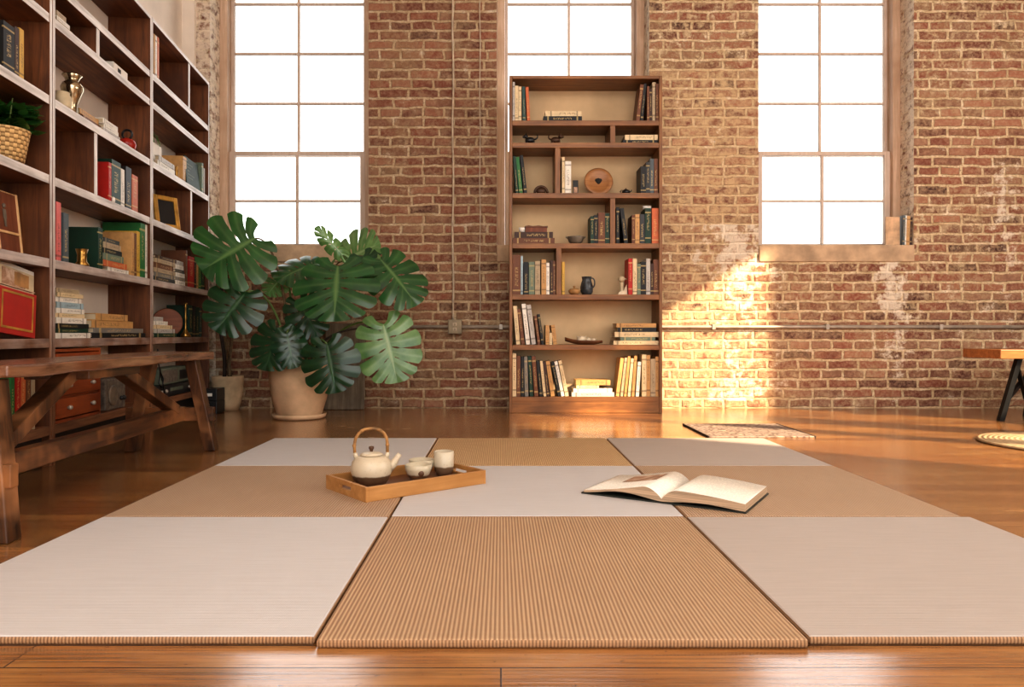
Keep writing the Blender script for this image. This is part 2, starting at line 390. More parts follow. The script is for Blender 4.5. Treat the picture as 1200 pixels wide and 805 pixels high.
# ------------------------------------------------------------------ mesh helpers
def bx(bm, x0, x1, y0, y1, z0, z1, mi=0):
    vs = [bm.verts.new((x, y, z)) for z in (z0, z1) for x, y in ((x0, y0), (x1, y0), (x1, y1), (x0, y1))]
    fs = [(0,3,2,1), (4,5,6,7), (0,1,5,4), (1,2,6,5), (2,3,7,6), (3,0,4,7)]
    out = []
    for f in fs:
        fc = bm.faces.new([vs[i] for i in f]); fc.material_index = mi; out.append(fc)
    return out                                    # bottom, top, front(-y), right, back, left
def lathe(bm, prof, seg=28, c=(0,0,0), mi=0, cap0=True, cap1=False):
    rings = []
    for r, z in prof:
        rings.append([bm.verts.new((c[0]+r*math.cos(2*PI*k/seg), c[1]+r*math.sin(2*PI*k/seg), c[2]+z)) for k in range(seg)])
    for a, b in zip(rings, rings[1:]):
        for k in range(seg):
            f = bm.faces.new((a[k], a[(k+1) % seg], b[(k+1) % seg], b[k])); f.smooth = True; f.material_index = mi
    if cap0: bm.faces.new(rings[0][::-1]).material_index = mi
    if cap1: bm.faces.new(rings[-1]).material_index = mi
def tube(bm, pts, rad, seg=8, mi=0, caps=True):
    pts = [Vector(p) for p in pts]; n = len(pts)
    rads = rad if isinstance(rad, (list, tuple)) else [rad]*n
    rings = []; up = None
    for i, p in enumerate(pts):
        d = (pts[min(i+1, n-1)]-pts[max(i-1, 0)]).normalized()
        if up is None:
            up = Vector((0, 0, 1)) if abs(d.z) < .9 else Vector((1, 0, 0))
        s = d.cross(up).normalized(); up = s.cross(d).normalized()
        rings.append([bm.verts.new(p+rads[i]*(math.cos(2*PI*k/seg)*s+math.sin(2*PI*k/seg)*up)) for k in range(seg)])
    for a, b in zip(rings, rings[1:]):
        for k in range(seg):
            f = bm.faces.new((a[k], a[(k+1) % seg], b[(k+1) % seg], b[k])); f.smooth = True; f.material_index = mi
    if caps:
        bm.faces.new(rings[0][::-1]).material_index = mi; bm.faces.new(rings[-1]).material_index = mi
def bar(bm, a, b, w, d, side=(1, 0, 0), mi=0):
    """rectangular bar from a to b; w along `side`, d across."""
    a, b = Vector(a), Vector(b); ax = (b-a).normalized(); s = Vector(side); s = (s-ax*s.dot(ax)).normalized(); t = ax.cross(s)
    vs = [bm.verts.new(p+s*(i*w/2)+t*(j*d/2)) for p in (a, b) for i, j in ((-1,-1), (1,-1), (1,1), (-1,1))]
    for f in ((0,3,2,1), (4,5,6,7), (0,1,5,4), (1,2,6,5), (2,3,7,6), (3,0,4,7)): bm.faces.new([vs[i] for i in f]).material_index = mi
def prism(bm, pts, y0, y1, mi=0):
    """outline pts in x-z, extruded along y"""
    a = [bm.verts.new((x, y0, z)) for x, z in pts]; b = [bm.verts.new((x, y1, z)) for x, z in pts]; n = len(pts)
    bm.faces.new(a).material_index = mi; bm.faces.new(b[::-1]).material_index = mi
    for k in range(n): bm.faces.new((a[k], b[k], b[(k+1) % n], a[(k+1) % n])).material_index = mi
def bez(a, b, c, d, n=10):
    a, b, c, d = map(Vector, (a, b, c, d)); o = []
    for i in range(n+1):
        t = i/n; o.append(a*(1-t)**3+b*3*t*(1-t)**2+c*3*t*t*(1-t)+d*t**3)
    return o
def sphere(bm, c, r, sc=(1,1,1), seg=14, mi=0):
    g = bmesh.ops.create_uvsphere(bm, u_segments=seg, v_segments=max(6, seg//2+2), radius=r)
    for v in g['verts']:
        v.co = Vector((v.co.x*sc[0], v.co.y*sc[1], v.co.z*sc[2]))+Vector(c)
        for f in v.link_faces: f.smooth = True; f.material_index = mi

def obj(name, bm, mats, parent=None, loc=None, rz=0, bevel=0, fix=True):
    if fix: bmesh.ops.recalc_face_normals(bm, faces=bm.faces)
    me = bpy.data.meshes.new(name); bm.to_mesh(me); bm.free()
    for m in (mats if isinstance(mats, (list, tuple)) else [mats]): me.materials.append(m)
    o = bpy.data.objects.new(name, me); C.objects.link(o)
    if parent is not None: o.parent = parent
    if loc is not None: o.location = loc
    if rz: o.rotation_euler = (0, 0, rz)
    if bevel:
        b = o.modifiers.new('Bevel', 'BEVEL'); b.width = bevel; b.segments = 2; b.limit_method = 'ANGLE'
    return o
def tag(o, label, cat, group=None):
    o['label'] = label; o['category'] = cat
    if group: o['group'] = group
    return o
def thing(name, label, cat, loc=(0,0,0), rz=0, group=None):
    o = bpy.data.objects.new(name, None); C.objects.link(o); o.empty_display_size = .05
    o.location = loc; o.rotation_euler = (0, 0, rz); return tag(o, label, cat, group)
def struct(o): o['kind'] = 'structure'; return o
def BM(): return bmesh.new()
def box_obj(name, mats, parent, *b, bevel=0, **kw):
    bm = BM(); bx(bm, *b); return obj(name, bm, mats, parent, bevel=bevel, **kw)

# ------------------------------------------------------------------ the room
WY = 5.21; WT = .36; RX = 4.6; ZC = 3.95
WIN = [(-2.06, -.937), (-.03, 1.05), (1.825, 2.925)]
WZ0, WZ1 = 1.155, 3.62
bm = BM(); xs = [-2.75] + [v for w in WIN for v in w] + [RX+.3]
for i in range(len(xs)-1):
    if i % 2 == 0: bx(bm, xs[i], xs[i+1], WY, WY+WT, 0, ZC)
    else: bx(bm, xs[i], xs[i+1], WY, WY+WT, 0, WZ0); bx(bm, xs[i], xs[i+1], WY, WY+WT, WZ1, ZC)
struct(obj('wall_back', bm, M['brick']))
bm = BM(); bx(bm, -4.2, RX+.3, -3.6, WY, -.12, 0); struct(obj('floor', bm, M['floor']))
bm = BM(); bx(bm, -4.2, RX+.3, -3.6, WY, ZC, ZC+.15); struct(obj('ceiling', bm, M['ceiling']))
# left wall follows the bookcases (they recede at a slight angle)
def FL(Z): return -1.485-.101*Z                    # x of the bookcases' front line at depth Z
DL = .225
wl = Vector((-.101, 1, 0)).normalized(); wd = Vector((-1, -.101, 0)).normalized()
bm = BM()
a = Vector((FL(-1.0), -1.0, 0))+wd*(DL+.012); b = Vector((FL(WY), WY, 0))+wd*(DL+.012)
k = (WY-b.y)/wl.y; b = b+wl*k
q = [a, b, b+wd*.2+Vector((0, 0, 0)), a+wd*.2]
q[2].y = WY
va = [bm.verts.new((p.x, p.y, 0)) for p in q]; vb = [bm.verts.new((p.x, p.y, ZC)) for p in q]
bm.faces.new(va); bm.faces.new(vb[::-1])
for i in range(4): bm.faces.new((va[i], vb[i], vb[(i+1) % 4], va[(i+1) % 4]))
struct(obj('wall_left', bm, M['plaster']))
cx = b.x
bm = BM(); bx(bm, cx+.002, -2.158, WY-.03, WY-.001, 2.3, ZC-.001); struct(obj('trim_1', bm, M['plaster']))
# right wall, out of frame, with the sun windows
bm = BM()
SW = [(1.12, 1.98), (2.10, 2.50), (2.76, 3.47)]; SZ0, SZ1 = 1.05, 2.95
ys = [-3.6] + [v for w in SW for v in w] + [WY]
for i in range(len(ys)-1):
    if i % 2 == 0: bx(bm, RX, RX+.12, ys[i], ys[i+1], 0, ZC)
    else: bx(bm, RX, RX+.12, ys[i], ys[i+1], 0, SZ0); bx(bm, RX, RX+.12, ys[i], ys[i+1], SZ1, ZC)
struct(obj('wall_right', bm, M['plaster']))

def window(n, x0, x1):
    fy0, fy1 = WY+.17, WY+.30
    bm = BM(); z0, z1 = WZ0, WZ1
    j = .058
    bx(bm, x0+.001, x0+j, fy0, fy1, z0, z1); bx(bm, x1-j, x1-.001, fy0, fy1, z0, z1)
    bx(bm, x0+j, x1-j, fy0, fy1, z1-.06, z1-.001); bx(bm, x0+j, x1-j, fy0, fy1, z0+.001, z0+.012)
    w = struct(obj('window_%d' % n, bm, M['winwood'], bevel=.003))
    a, b = x0+j, x1-j; c = (a+b)/2-.005
    zm = 1.868                                         # meeting rail
    def sash(name, y, zb, zt, st, rows):
        bm = BM(); d = .035
        bx(bm, a+.001, a+st, y, y+d, zb, zt); bx(bm, b-st, b-.001, y, y+d, zb, zt)
        bx(bm, a+st, b-st, y, y+d, zt-.028, zt); bx(bm, a+st, b-st, y, y+d, zb, zb+.022)
        bx(bm, c-.009, c+.009, y+.004, y+d-.004, zb+.022, zt-.028)
        for r in rows:
            bx(bm, a+st, c-.009, y+.004, y+d-.004, r-.008, r+.008); bx(bm, c+.009, b-st, y+.004, y+d-.004, r-.008, r+.008)
        s = obj(name, bm, M['sash'], w, bevel=.002)
        bm = BM(); bx(bm, a+st-.005, b-st+.005, y+d/2-.002, y+d/2+.002, zb+.015, zt-.02); obj('glass', bm, M['glass'], s)
    sash('lower_sash', fy0+.035, z0+.012, zm, .042, [1.505])
    sash('upper_sash', fy0+.075, zm-.028, z1-.06, .024, [2.235, 2.605, 2.975, 3.3])
    bm = BM(); bx(bm, a+(b-a)*.5-.02, a+(b-a)*.5+.05, fy0+.02, fy0+.034, z0+.02, z0+.03); obj('sash_latch', bm, M['steel'], w)
    bm = BM(); bx(bm, x0+.001, x1-.001, WY-.012, WY+.165, z0-.12, z0-.001)
    return bm
for i, (x0, x1) in enumerate(WIN):
    sb = window(i+1, x0, x1)
    struct(obj('trim_%d' % (i+2), sb, M['sill'], bevel=.006))

# ------------------------------------------------------------------ mats
RZ = [1.228, 2.044, 2.834, 3.595]; CXs = [-1.11, -.309, .513, 1.285]
MT = [[('pale pinkish-grey', 'matlight', 'front left'), ('tan ribbed', 'mattan', 'front centre'), ('pale grey-beige', 'matlight2', 'front right')],
      [('tan', 'mattan2', 'middle left, under the tray'), ('pale', 'matlight', 'centre'), ('tan', 'mattan2', 'middle right')],
      [('pale', 'matlight', 'back left'), ('golden tan', 'matgold', 'back centre'), ('pale', 'matlight2', 'back right')]]
ML = [['pale pinkish-grey tatami mat at the front left corner of the nine mats', 'tan tatami mat with clear ribs, front centre of the nine mats', 'pale grey-beige tatami mat at the front right corner of the nine mats'],
      ['tan tatami mat at the left, under the tray with the teapot', 'pale tatami mat at the centre, between the tray and the open book', 'tan tatami mat at the right of the middle row, beside the open book'],
      ['pale tatami mat at the back left corner, nearest the potted monstera', 'golden tan tatami mat in the back row, straight before the tall bookcase', 'pale tatami mat at the back right corner, beside the small patterned rug']]
for r in range(3):
    for c in range(3):
        g = .0028; x0, x1, y0, y1 = CXs[c]+g, CXs[c+1]-g, RZ[r]+g, RZ[r+1]-g
        if r == 0 and c == 1: y0 -= .014
        if r == 0 and c == 2: x1 += .02
        bm = BM(); w, d = (x1-x0)/2, (y1-y0)/2
        fs = bx(bm, -w, w, -d, d, 0, .0148)
        for f in fs[2:]: f.material_index = 1
        rotate = MT[r][c][1] == 'mattan2'
        o = obj('tatami_mat', bm, [M[MT[r][c][1]], M['matedge']], loc=((x0+x1)/2, (y0+y1)/2, .0004), bevel=.005)
        tag(o, ML[r][c], 'mat', 'nine tatami mats on the floor')

# ------------------------------------------------------------------ books
COL = {'cream': (218, 196, 156), 'tan': (196, 152, 96), 'white': (228, 222, 210), 'black': (26, 24, 24), 'dark green': (18, 52, 36), 'green': (44, 110, 56),
       'brown': (112, 68, 42), 'dark brown': (66, 40, 28), 'red': (178, 36, 26), 'orange': (196, 104, 60), 'grey': (128, 122, 114), 'light grey': (186, 180, 172),
       'pink': (214, 110, 104), 'teal': (40, 74, 72), 'yellow': (206, 166, 72), 'light blue': (160, 182, 190), 'dark grey': (58, 58, 58), 'grey-green': (110, 124, 104),
       'beige': (176, 156, 126), 'slate': (84, 92, 96)}
def book_bm(t, d, h):
    bm = BM(); c = min(.003, t*.16); ov = .003
    bx(bm, 0, c, 0, d, 0, h, 0); bx(bm, t-c, t, 0, d, 0, h, 0); bx(bm, c, t-c, 0, c, 0, h, 0)
    bx(bm, c, t-c, c, d-ov, ov, h-ov, 1)
    return bm
ORD = ['first', 'second', 'third', 'fourth', 'fifth', 'sixth', 'seventh', 'eighth', 'ninth', 'tenth', 'eleventh', 'twelfth', 'thirteenth', 'fourteenth', 'fifteenth', 'sixteenth', 'seventeenth', 'eighteenth', 'nineteenth', 'twentieth', 'twenty-first', 'twenty-second', 'twenty-third', 'twenty-fourth', 'twenty-fifth', 'twenty-sixth', 'twenty-seventh', 'twenty-eighth']
SHN = {1: 'top', 2: 'second', 3: 'third', 4: 'fourth', 5: 'fifth', 6: 'sixth', 7: 'bottom'}

class Case:
    """a bookcase: local x along its width, y into its depth, z up"""
    def __init__(s, origin, rz, zs, where, px2x, px2sc):
        s.o = Vector(origin); s.rz = rz; s.R = Matrix.Rotation(rz, 3, 'Z'); s.zs = zs; s.where = where; s.px2x = px2x; s.px2sc = px2sc
        s.count = {}; s.W = 1.012 if rz == 0 else LW
    def w(s, x, y, z): return s.o+s.R@Vector((x, y, z))
    def xa(s, px, y=.016):
        k = (px-VX)/F; u = s.R@Vector((1, 0, 0)); d = s.R@Vector((0, 1, 0))
        return (k*(s.o.y+d.y*y)-s.o.x-d.x*y)/(u.x-k*u.y)
    def ya(s, px, y=.016): return s.w(s.xa(px, y), y, 0).y
    def place(s, o, x, y, z, rx=0, ry=0, rz=0):
        o.location = s.w(x, y, z)
        o.rotation_euler = (s.R.to_4x4()@Matrix.Rotation(rz, 4, 'Z')@Matrix.Rotation(ry, 4, 'Y')@Matrix.Rotation(rx, 4, 'X')).to_euler(); return o
    def z(s, row): return s.zs[row-1]+.0004
    def h(s, row, px, topy, y=.016): return H-(topy-VY)*s.ya(px, y)/F-s.zs[row-1]
    def up(s, row, px0, px1, topy, col, lean=0, d=.155, y=.016, note=''):
        x0, x1 = s.xa(px0, y), s.xa(px1, y); h = s.h(row, px1, topy, y)
        t = max(.004, x1-x0)
        o = obj('book', book_bm(t, d, h), [M['book'], M['pages']]); o.color = srgb(COL[col])
        a = math.asin(max(-.6, min(.6, lean/s.px2sc(px0)/h))) if lean else 0
        lo = x0-(h*math.sin(-a) if a < 0 else 0); hi = x0+t+(h*math.sin(a) if a > 0 else 0)
        if lo < .0208: x0 += .0208-lo
        if hi > s.W-.0208: x0 -= hi-(s.W-.0208)
        n = s.count.get(row, 0); s.count[row] = n+1
        # lean > 0: the top moves toward +x and the right bottom edge carries the book
        dx = 0 if a <= 0 else t-t*math.cos(a)
        dz = 0 if a <= 0 else t*math.sin(a)
        s.place(o, x0+dx, y, s.z(row)+dz, ry=a)

        tag(o, '%s upright book, %s from left, %s shelf of the %s' % (col, ORD[n], SHN[row], s.where), 'book', 'books on the %s shelf of the %s' % (SHN[row], s.where))
        o['_ord'] = 1; del o['_ord']
        return o
    def flat(s, row, items, which='stack', y=.014, d=.17):
        """items from the bottom up: (px0, px1, thick_px, colour)"""
        z = s.z(row); n = len(items)
        for i, it in enumerate(items):
            px0, px1, tp, col = it[:4]
            t = tp*s.ya(px0, y)/F; L = min(s.xa(px1, y), s.W-.0215)-s.xa(px0, y)
            dd = min(.19, max(.12, L*.75)) if d is None else d
            o = obj('book', book_bm(t, dd, L), [M['book'], M['pages']]); o.color = srgb(COL[col])
            jit = random.uniform(-.012, .012)
            s.place(o, s.xa(px0, y), y+random.uniform(0, .006), z+t, ry=PI/2, rz=0)
            z += t+.0004
            pos = 'only book' if n == 1 else ('lowest' if i == 0 else 'topmost' if i == n-1 else ORD[i]+' up')
            txt = '%s flat book, %s of the %s, %s shelf, %s' % (col, pos, which, SHN[row], s.where)
            tag(o, txt, 'book', 'books on the %s shelf of the %s' % (SHN[row], s.where))
        return z

def bookcase(case, label, W, D, top, shelves, dividers, tb, ts, mats, edge, back, plinth_h, plinth_in, name='bookcase'):
    """shelves: tops from top down; dividers {row: x}"""
    t = thing(name, label, 'bookcase', case.o, case.rz, 'bookcases')
    mx, mz = mats
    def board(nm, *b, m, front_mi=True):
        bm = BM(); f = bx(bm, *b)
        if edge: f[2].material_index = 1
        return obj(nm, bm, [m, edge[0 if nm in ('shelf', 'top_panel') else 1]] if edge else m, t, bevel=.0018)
    board('side_panel', 0, tb, 0, D, plinth_h*0, top, m=mz); board('side_panel', W-tb, W, 0, D, plinth_h*0, top, m=mz)
    board('top_panel', tb, W-tb, 0, D, top-.022, top-.0005, m=mx)
    for z in shelves: board('shelf', tb, W-tb, .002, D-.008, z-ts, z, m=mx)
    for row, x in dividers.items():
        z0 = shelves[row-1]; z1 = (shelves[row-2]-ts) if row > 1 else top-.022
        board('divider', x-.017, x+.017, .004, D-.008, z0, z1, m=mz)
    box_obj('back_panel', back, t, tb, W-tb, D-.0078, D-.0005, plinth_h, top-.022)
    box_obj('plinth', M['plinth'] if plinth_in > .01 else mx, t, tb, W-tb, plinth_in, plinth_in+.02, 0.0005, shelves[-1]-ts, bevel=.001)
    return t

# central bookcase -------------------------------------------------
CY = 4.87; S = CY/F
def zc(y): return H-(y-VY)*S
cz = [zc(v) for v in (141, 167, 226, 285, 345, 404, 465)]
CC = Case((.056, CY, 0), 0, cz, 'tall bookcase', lambda px: (px-597)*S, lambda px: 1/S)
bookcase(CC, 'tall walnut bookcase standing alone against the brick under the middle window', 1.012, .255, 2.235, cz,
         {2: (718.3-597)*S, 3: (653.7-597)*S, 4: (718.3-597)*S, 5: (655-597)*S}, .02, .034, (M['walnut'], M['walnut_v']), None, M['backcream'], .05, .004)
def ups(case, row, lst, **kw):
    for it in lst: case.up(row, *it[:4], lean=it[4] if len(it) > 4 else 0, **kw)
ups(CC, 1, [(600.8,603.3,96,'light grey'), (603.5,607.5,100.5,'cream'), (607.8,611,101.5,'cream'), (612.6,616,101.5,'teal',-.8), (617.8,621.3,102,'orange',-2)])
CC.flat(1, [(637,682,5.5,'black'), (639,681.5,6,'cream')])
ups(CC, 1, [(745.5,749.5,99,'brown',5), (750.5,753.5,98,'black',4.2), (758.2,761,101,'brown'), (761.2,764,104,'dark brown'), (764.5,768.6,96.5,'beige'), (769,773,98,'brown')])
ups(CC, 3, [(604.6,607.6,183,'dark green',-3.4), (608.6,612.6,184,'green',-4.2), (614.2,617.8,182,'black',-5)])
ups(CC, 3, [(658.5,661.8,184,'cream'), (662.3,669.3,189,'white')])
ups(CC, 3, [(750.8,757,195,'black'), (757.2,761.5,190,'dark grey'), (761.7,766.3,186,'slate'), (766.6,771,186,'brown')])
ups(CC, 4, [(692,696,253.5,'dark green'), (696.3,700.7,252,'black'), (701.2,709,249,'brown'), (709.2,714.4,250,'dark green')])
ups(CC, 4, [(722.4,725.8,243,'black'), (731.5,736,244,'black',-5), (740.5,744,252,'brown'), (744.3,749.5,251,'tan'), (750,755.5,251,'dark grey'), (756,763,244,'dark green'), (764,771.8,244,'orange')])
ups(CC, 5, [(600.7,610,298.6,'brown'), (610.3,612.8,300,'light blue'), (613.8,619.2,307,'black'), (619.8,626.5,307,'grey-green'), (627,633,306,'beige'), (634.5,640,304,'tan'), (640.3,644,308,'white'), (645,648,305,'dark brown'), (648.2,651,306,'brown')])
ups(CC, 5, [(658.6,661.8,307,'yellow')])
ups(CC, 5, [(736.5,741.2,303,'red'), (741.6,746.5,303,'cream'), (747,750.8,309,'grey-green'), (751,757,307,'black'), (757.3,762,303,'light grey'), (762.3,766,309,'dark brown'), (766.3,772.4,304,'brown')])
ups(CC, 6, [(605,609.6,358.6,'cream',-3.8), (611,615,362,'brown',-5), (616.6,621.4,356,'white',-5.4), (623,628,357,'light grey',-6), (630.2,633.4,370,'brown',-4.4), (634.8,637.6,368,'black',-5), (639.3,643.5,381,'tan'), (643.8,647.3,390,'cream'), (648.5,653,381,'tan',-3)])
CC.flat(6, [(719,772.3,4.6,'cream'), (727,768,4.2,'grey-green'), (720.5,772,6,'cream'), (724,769,5,'black'), (722.7,769.4,5,'tan')])
ups(CC, 7, [(600.7,605,414,'cream'), (605.5,610,417,'brown'), (610.6,614.4,418,'black'), (615.2,619.4,418,'grey',-1.4), (621,625,417.5,'dark green',-2.4), (626.4,631,417.5,'brown',-3.4), (632.6,636,423,'black',-4), (637,640.2,423,'cream',-4.4), (641,644.4,424,'dark brown',-5), (645.6,650.2,423,'tan',-6), (654.2,657.4,424,'black',-8.5), (658,661.6,423,'white',-8.5), (662.6,666.6,422,'cream',-8.5)])
CC.flat(7, [(670,720,5,'light grey'), (672,717.5,4.4,'white'), (675.5,702,3.8,'cream'), (675,715.3,6,'tan')])
ups(CC, 7, [(721.6,725.6,419.5,'tan',5.6), (726.9,730,419,'beige',5.2), (731.2,734.2,417.5,'tan',4.8), (735.6,738.8,420,'cream',4), (740.2,743.4,417,'tan',3.4), (745,748.8,424,'white',2.6), (752.4,757.6,415.5,'cream'), (757.9,762,416,'tan'), (762.4,768.4,420.5,'beige'), (768.8,772.4,418,'tan')])
CC.flat(2, [(730,770.5,3.6,'black'), (732.4,771,6,'cream')])
CC.flat(4, [(601,650,6.5,'brown'), (603,648,7,'dark brown')])

# objects on the central bookcase
def on(case, o, row, px, y=.08, dz=0, rz=0): return case.place(o, case.xa(px, y), y, case.z(row)+dz, rz=rz)
def lathe_thing(name, label, cat, case, row, px, prof, mat, y=.085, dz=0, seg=24, rz=0):
    bm = BM(); lathe(bm, prof, seg, cap1=True); o = obj(name, bm, mat); tag(o, label, cat); on(case, o, row, px, y, dz, rz); return o
def figurine(label, px, kind):
    t = thing('animal_figurine', label, 'figurine'); on(CC, t, 2, px, .06)
    bm = BM()
    sphere(bm, (0, 0, .030), .022, (1.5, .9, 1)); sphere(bm, (.032 if kind else -.028, -.006, .054), .015)
    sphere(bm, (.046 if kind else -.042, -.008, .05), .008)
    for s in (-1, 1):
        tube(bm, [(-.022, s*.012, .022), (-.026, s*.014, .0006)], [.009, .007]); tube(bm, [(.022, s*.012, .022), (.026, s*.014, .0006)], [.009, .007])
        tube(bm, [(.03 if kind else -.026, s*.008-.006, .064), (.032 if kind else -.024, s*.011-.006, .076)], [.005, .001])
    obj('body', bm, M['bronze'] if kind else M['black'], t)
    bm = BM(); tube(bm, bez((-.03 if kind else .03, 0, .035), (-.05 if kind else .05, 0, .04), (-.05 if kind else .055, 0, .055), (-.042 if kind else .048, 0, .068), 6), [.006, .006, .005, .005, .004, .004, .003]); obj('tail', bm, M['bronze'] if kind else M['black'], t)
figurine('black animal figurine, left of two on the second shelf of the tall bookcase', 621, 0)
figurine('bronze animal figurine, right of two on the second shelf of the tall bookcase', 651, 1)
# curved bronze mask-like ring
bm = BM(); tube(bm, [(.042*math.cos(a), 0, .009+.042*max(0, math.sin(a))) for a in [PI*i/14 for i in range(15)]], .009, 8)
sphere(bm, (0, .004, .022), .032, (1.05, .45, .68)); o = obj('arched_ornament', bm, M['bronze']); tag(o, 'dark bronze arched ornament beside leaning books, third shelf of tall bookcase', 'ornament'); on(CC, o, 3, 634, .05)
# small dark framed card
t = thing('photo_card', 'small dark framed card leaning beside the white book on third shelf', 'picture frame'); on(CC, t, 3, 671.5, .05)
t.rotation_euler = (math.radians(-8), 0, 0)
box_obj('frame', M['black'], t, 0, .036, 0, .008, 0.0005, .098, bevel=.002); box_obj('picture', M['print'], t, .006, .030, -.001, 0, .012, .05)
# round plate on a stand
t = thing('display_plate', 'round carved wooden plate standing upright on the third shelf of tall bookcase', 'plate'); on(CC, t, 3, 701.7, .10)
t.rotation_euler = (math.radians(-12), 0, 0)
bm = BM(); prof = [(.0, .006), (.055, .006), (.066, .012), (.092, .018), (.097, .014), (.092, .006), (.05, -.004)]
lathe(bm, prof, 40, cap0=False, cap1=True)
for v in bm.verts: v.co = Vector((v.co.x, -v.co.z, v.co.y+.0975))
bmesh.ops.remove_doubles(bm, verts=bm.verts, dist=.0001); obj('plate', bm, M['grain'], t)
bm = BM()
for dx, dz in ((-.012, .008), (.012, .008), (0, -.008), (0, .012), (-.006, -.001), (.006, -.001)): sphere(bm, (dx, -.008, .1+dz), .012, (1, .35, 1))
obj('carved_emblem', bm, M['ink'], t)
bm = BM(); bar(bm, (-.05, .012, .012), (.05, .012, .012), .012, .006, (0, 0, 1)); bar(bm, (0, .012, .002), (0, .05, .002), .012, .004); obj('stand', bm, M['blackmetal'], t)
def teapot_small(label, case, row, px, r, mat, y=.07):
    t = thing('teapot', label, 'teapot'); on(case, t, row, px, y)
    bm = BM(); lathe(bm, [(r*.55, .0005), (r*.9, r*.3), (r, r*.7), (r*.85, r*1.1), (r*.4, r*1.32)], 20, cap1=True); obj('body', bm, mat, t)
    bm = BM(); lathe(bm, [(r*.4, r*1.32), (r*.3, r*1.42), (r*.1, r*1.45), (r*.14, r*1.6), (.001, r*1.68)], 14); obj('lid', bm, mat, t)
    bm = BM(); tube(bm, [(r*.8, 0, r*.6), (r*1.3, 0, r*.9), (r*1.45, 0, r*1.25)], [r*.2, r*.14, r*.1]); obj('spout', bm, mat, t)
    bm = BM(); tube(bm, bez((-r*.8, 0, r*1.1), (-r*1.6, 0, r*1.3), (-r*1.6, 0, r*.4), (-r*.85, 0, r*.4), 8), r*.09, 6); obj('handle', bm, mat, t)
    return t
teapot_small('small black teapot on the third shelf right of the round plate', CC, 3, 733.5, .027, M['black'])
# row 4
bm = BM(); bx(bm, 0, .145, 0, .09, .0005, .034)
o = tag(obj('wooden_box', bm, M['brownboard'], bevel=.003), 'small brown wooden box on top of the flat books, fourth shelf of tall bookcase', 'box'); CC.place(o, (616-597)*S, .04, CC.z(4)+13.5*S+.0012)
bm = BM(); prism(bm, [(-.004, 0), (.149, 0), (.149, .008), (.12, .006), (.09, .011), (.05, .007), (.02, .012), (-.004, .007)], -.003, .093); obj('lid', bm, M['dkwood_x'], o).location = (0, 0, .0345)
lathe_thing('votive_cup', 'small white votive cup beside the wooden box on the flat books', 'candle holder', CC, 4, 611.5, [(.018, .0), (.021, .02), (.021, .032), (.018, .032), (.016, .012)], M['white'], .05, 13.5*S+.0012)
bm = BM(); lathe(bm, [(.024, .0005), (.046, .018), (.056, .045), (.057, .053), (.053, .053), (.044, .022), (.01, .01)], 28, cap1=True)
o = tag(obj('bowl', bm, M['grey']), 'small grey stoneware bowl alone on the fourth shelf of tall bookcase', 'bowl'); on(CC, o, 4, 674.5, .08)
bm = BM()
for s in (-1, 1): tube(bm, [(s*.052, 0, .042), (s*.066, 0, .05), (s*.062, 0, .056)], [.005, .004, .003], 6)
obj('handle', bm, M['grey'], o)
bm = BM(); tube(bm, [(-.028, 0, .0132), (.026, 0, .0132)], .0125, 14)
o = tag(obj('paper_roll', bm, M['white']), 'white paper roll lying on dark green and orange books, fourth shelf', 'paper roll'); CC.place(o, (760.5-597)*S, .06, cz[3]+41*S+.0015)
# row 5
bm = BM(); lathe(bm, [(.02, .0005), (.036, .012), (.041, .03), (.03, .040), (.008, .044), (.007, .052), (.011, .058), (.001, .063)], 24)
o = tag(obj('lidded_dish', bm, M['tan']), 'small brown lidded dish with a knob, left of the dark jug', 'dish'); on(CC, o, 5, 673, .07)
t = thing('jug', 'dark glazed jug with a square handle on the fifth shelf', 'jug'); on(CC, t, 5, 687.5, .07)
bm = BM(); lathe(bm, [(.03, .0005), (.041, .02), (.043, .05), (.037, .08), (.03, .1), (.034, .122), (.030, .122), (.026, .1)], 26, cap1=True); obj('body', bm, M['jug'], t)
bm = BM(); tube(bm, bez((.032, 0, .112), (.062, 0, .118), (.058, 0, .05), (.04, 0, .05), 8), .005, 6); obj('handle', bm, M['jug'], t)
t = thing('bird_figurine', 'pale bird-like figurine on a pointed base beside the red book', 'figurine'); on(CC, t, 5, 728.5, .06)
bm = BM(); lathe(bm, [(.016, .0005), (.014, .03), (.013, .07), (.016, .085)], 14, cap1=True); sphere(bm, (0, 0, .104), .021, (1.1, 1, 1)); tube(bm, [(.018, 0, .108), (.036, 0, .104)], [.008, .001], 6); obj('body', bm, M['cream'], t)
bm = BM(); prism(bm, [(-.03, .0005), (.034, .0005), (.03, .07), (.012, .03), (-.02, .018)], -.026, -.012); obj('base', bm, M['shell'], t)
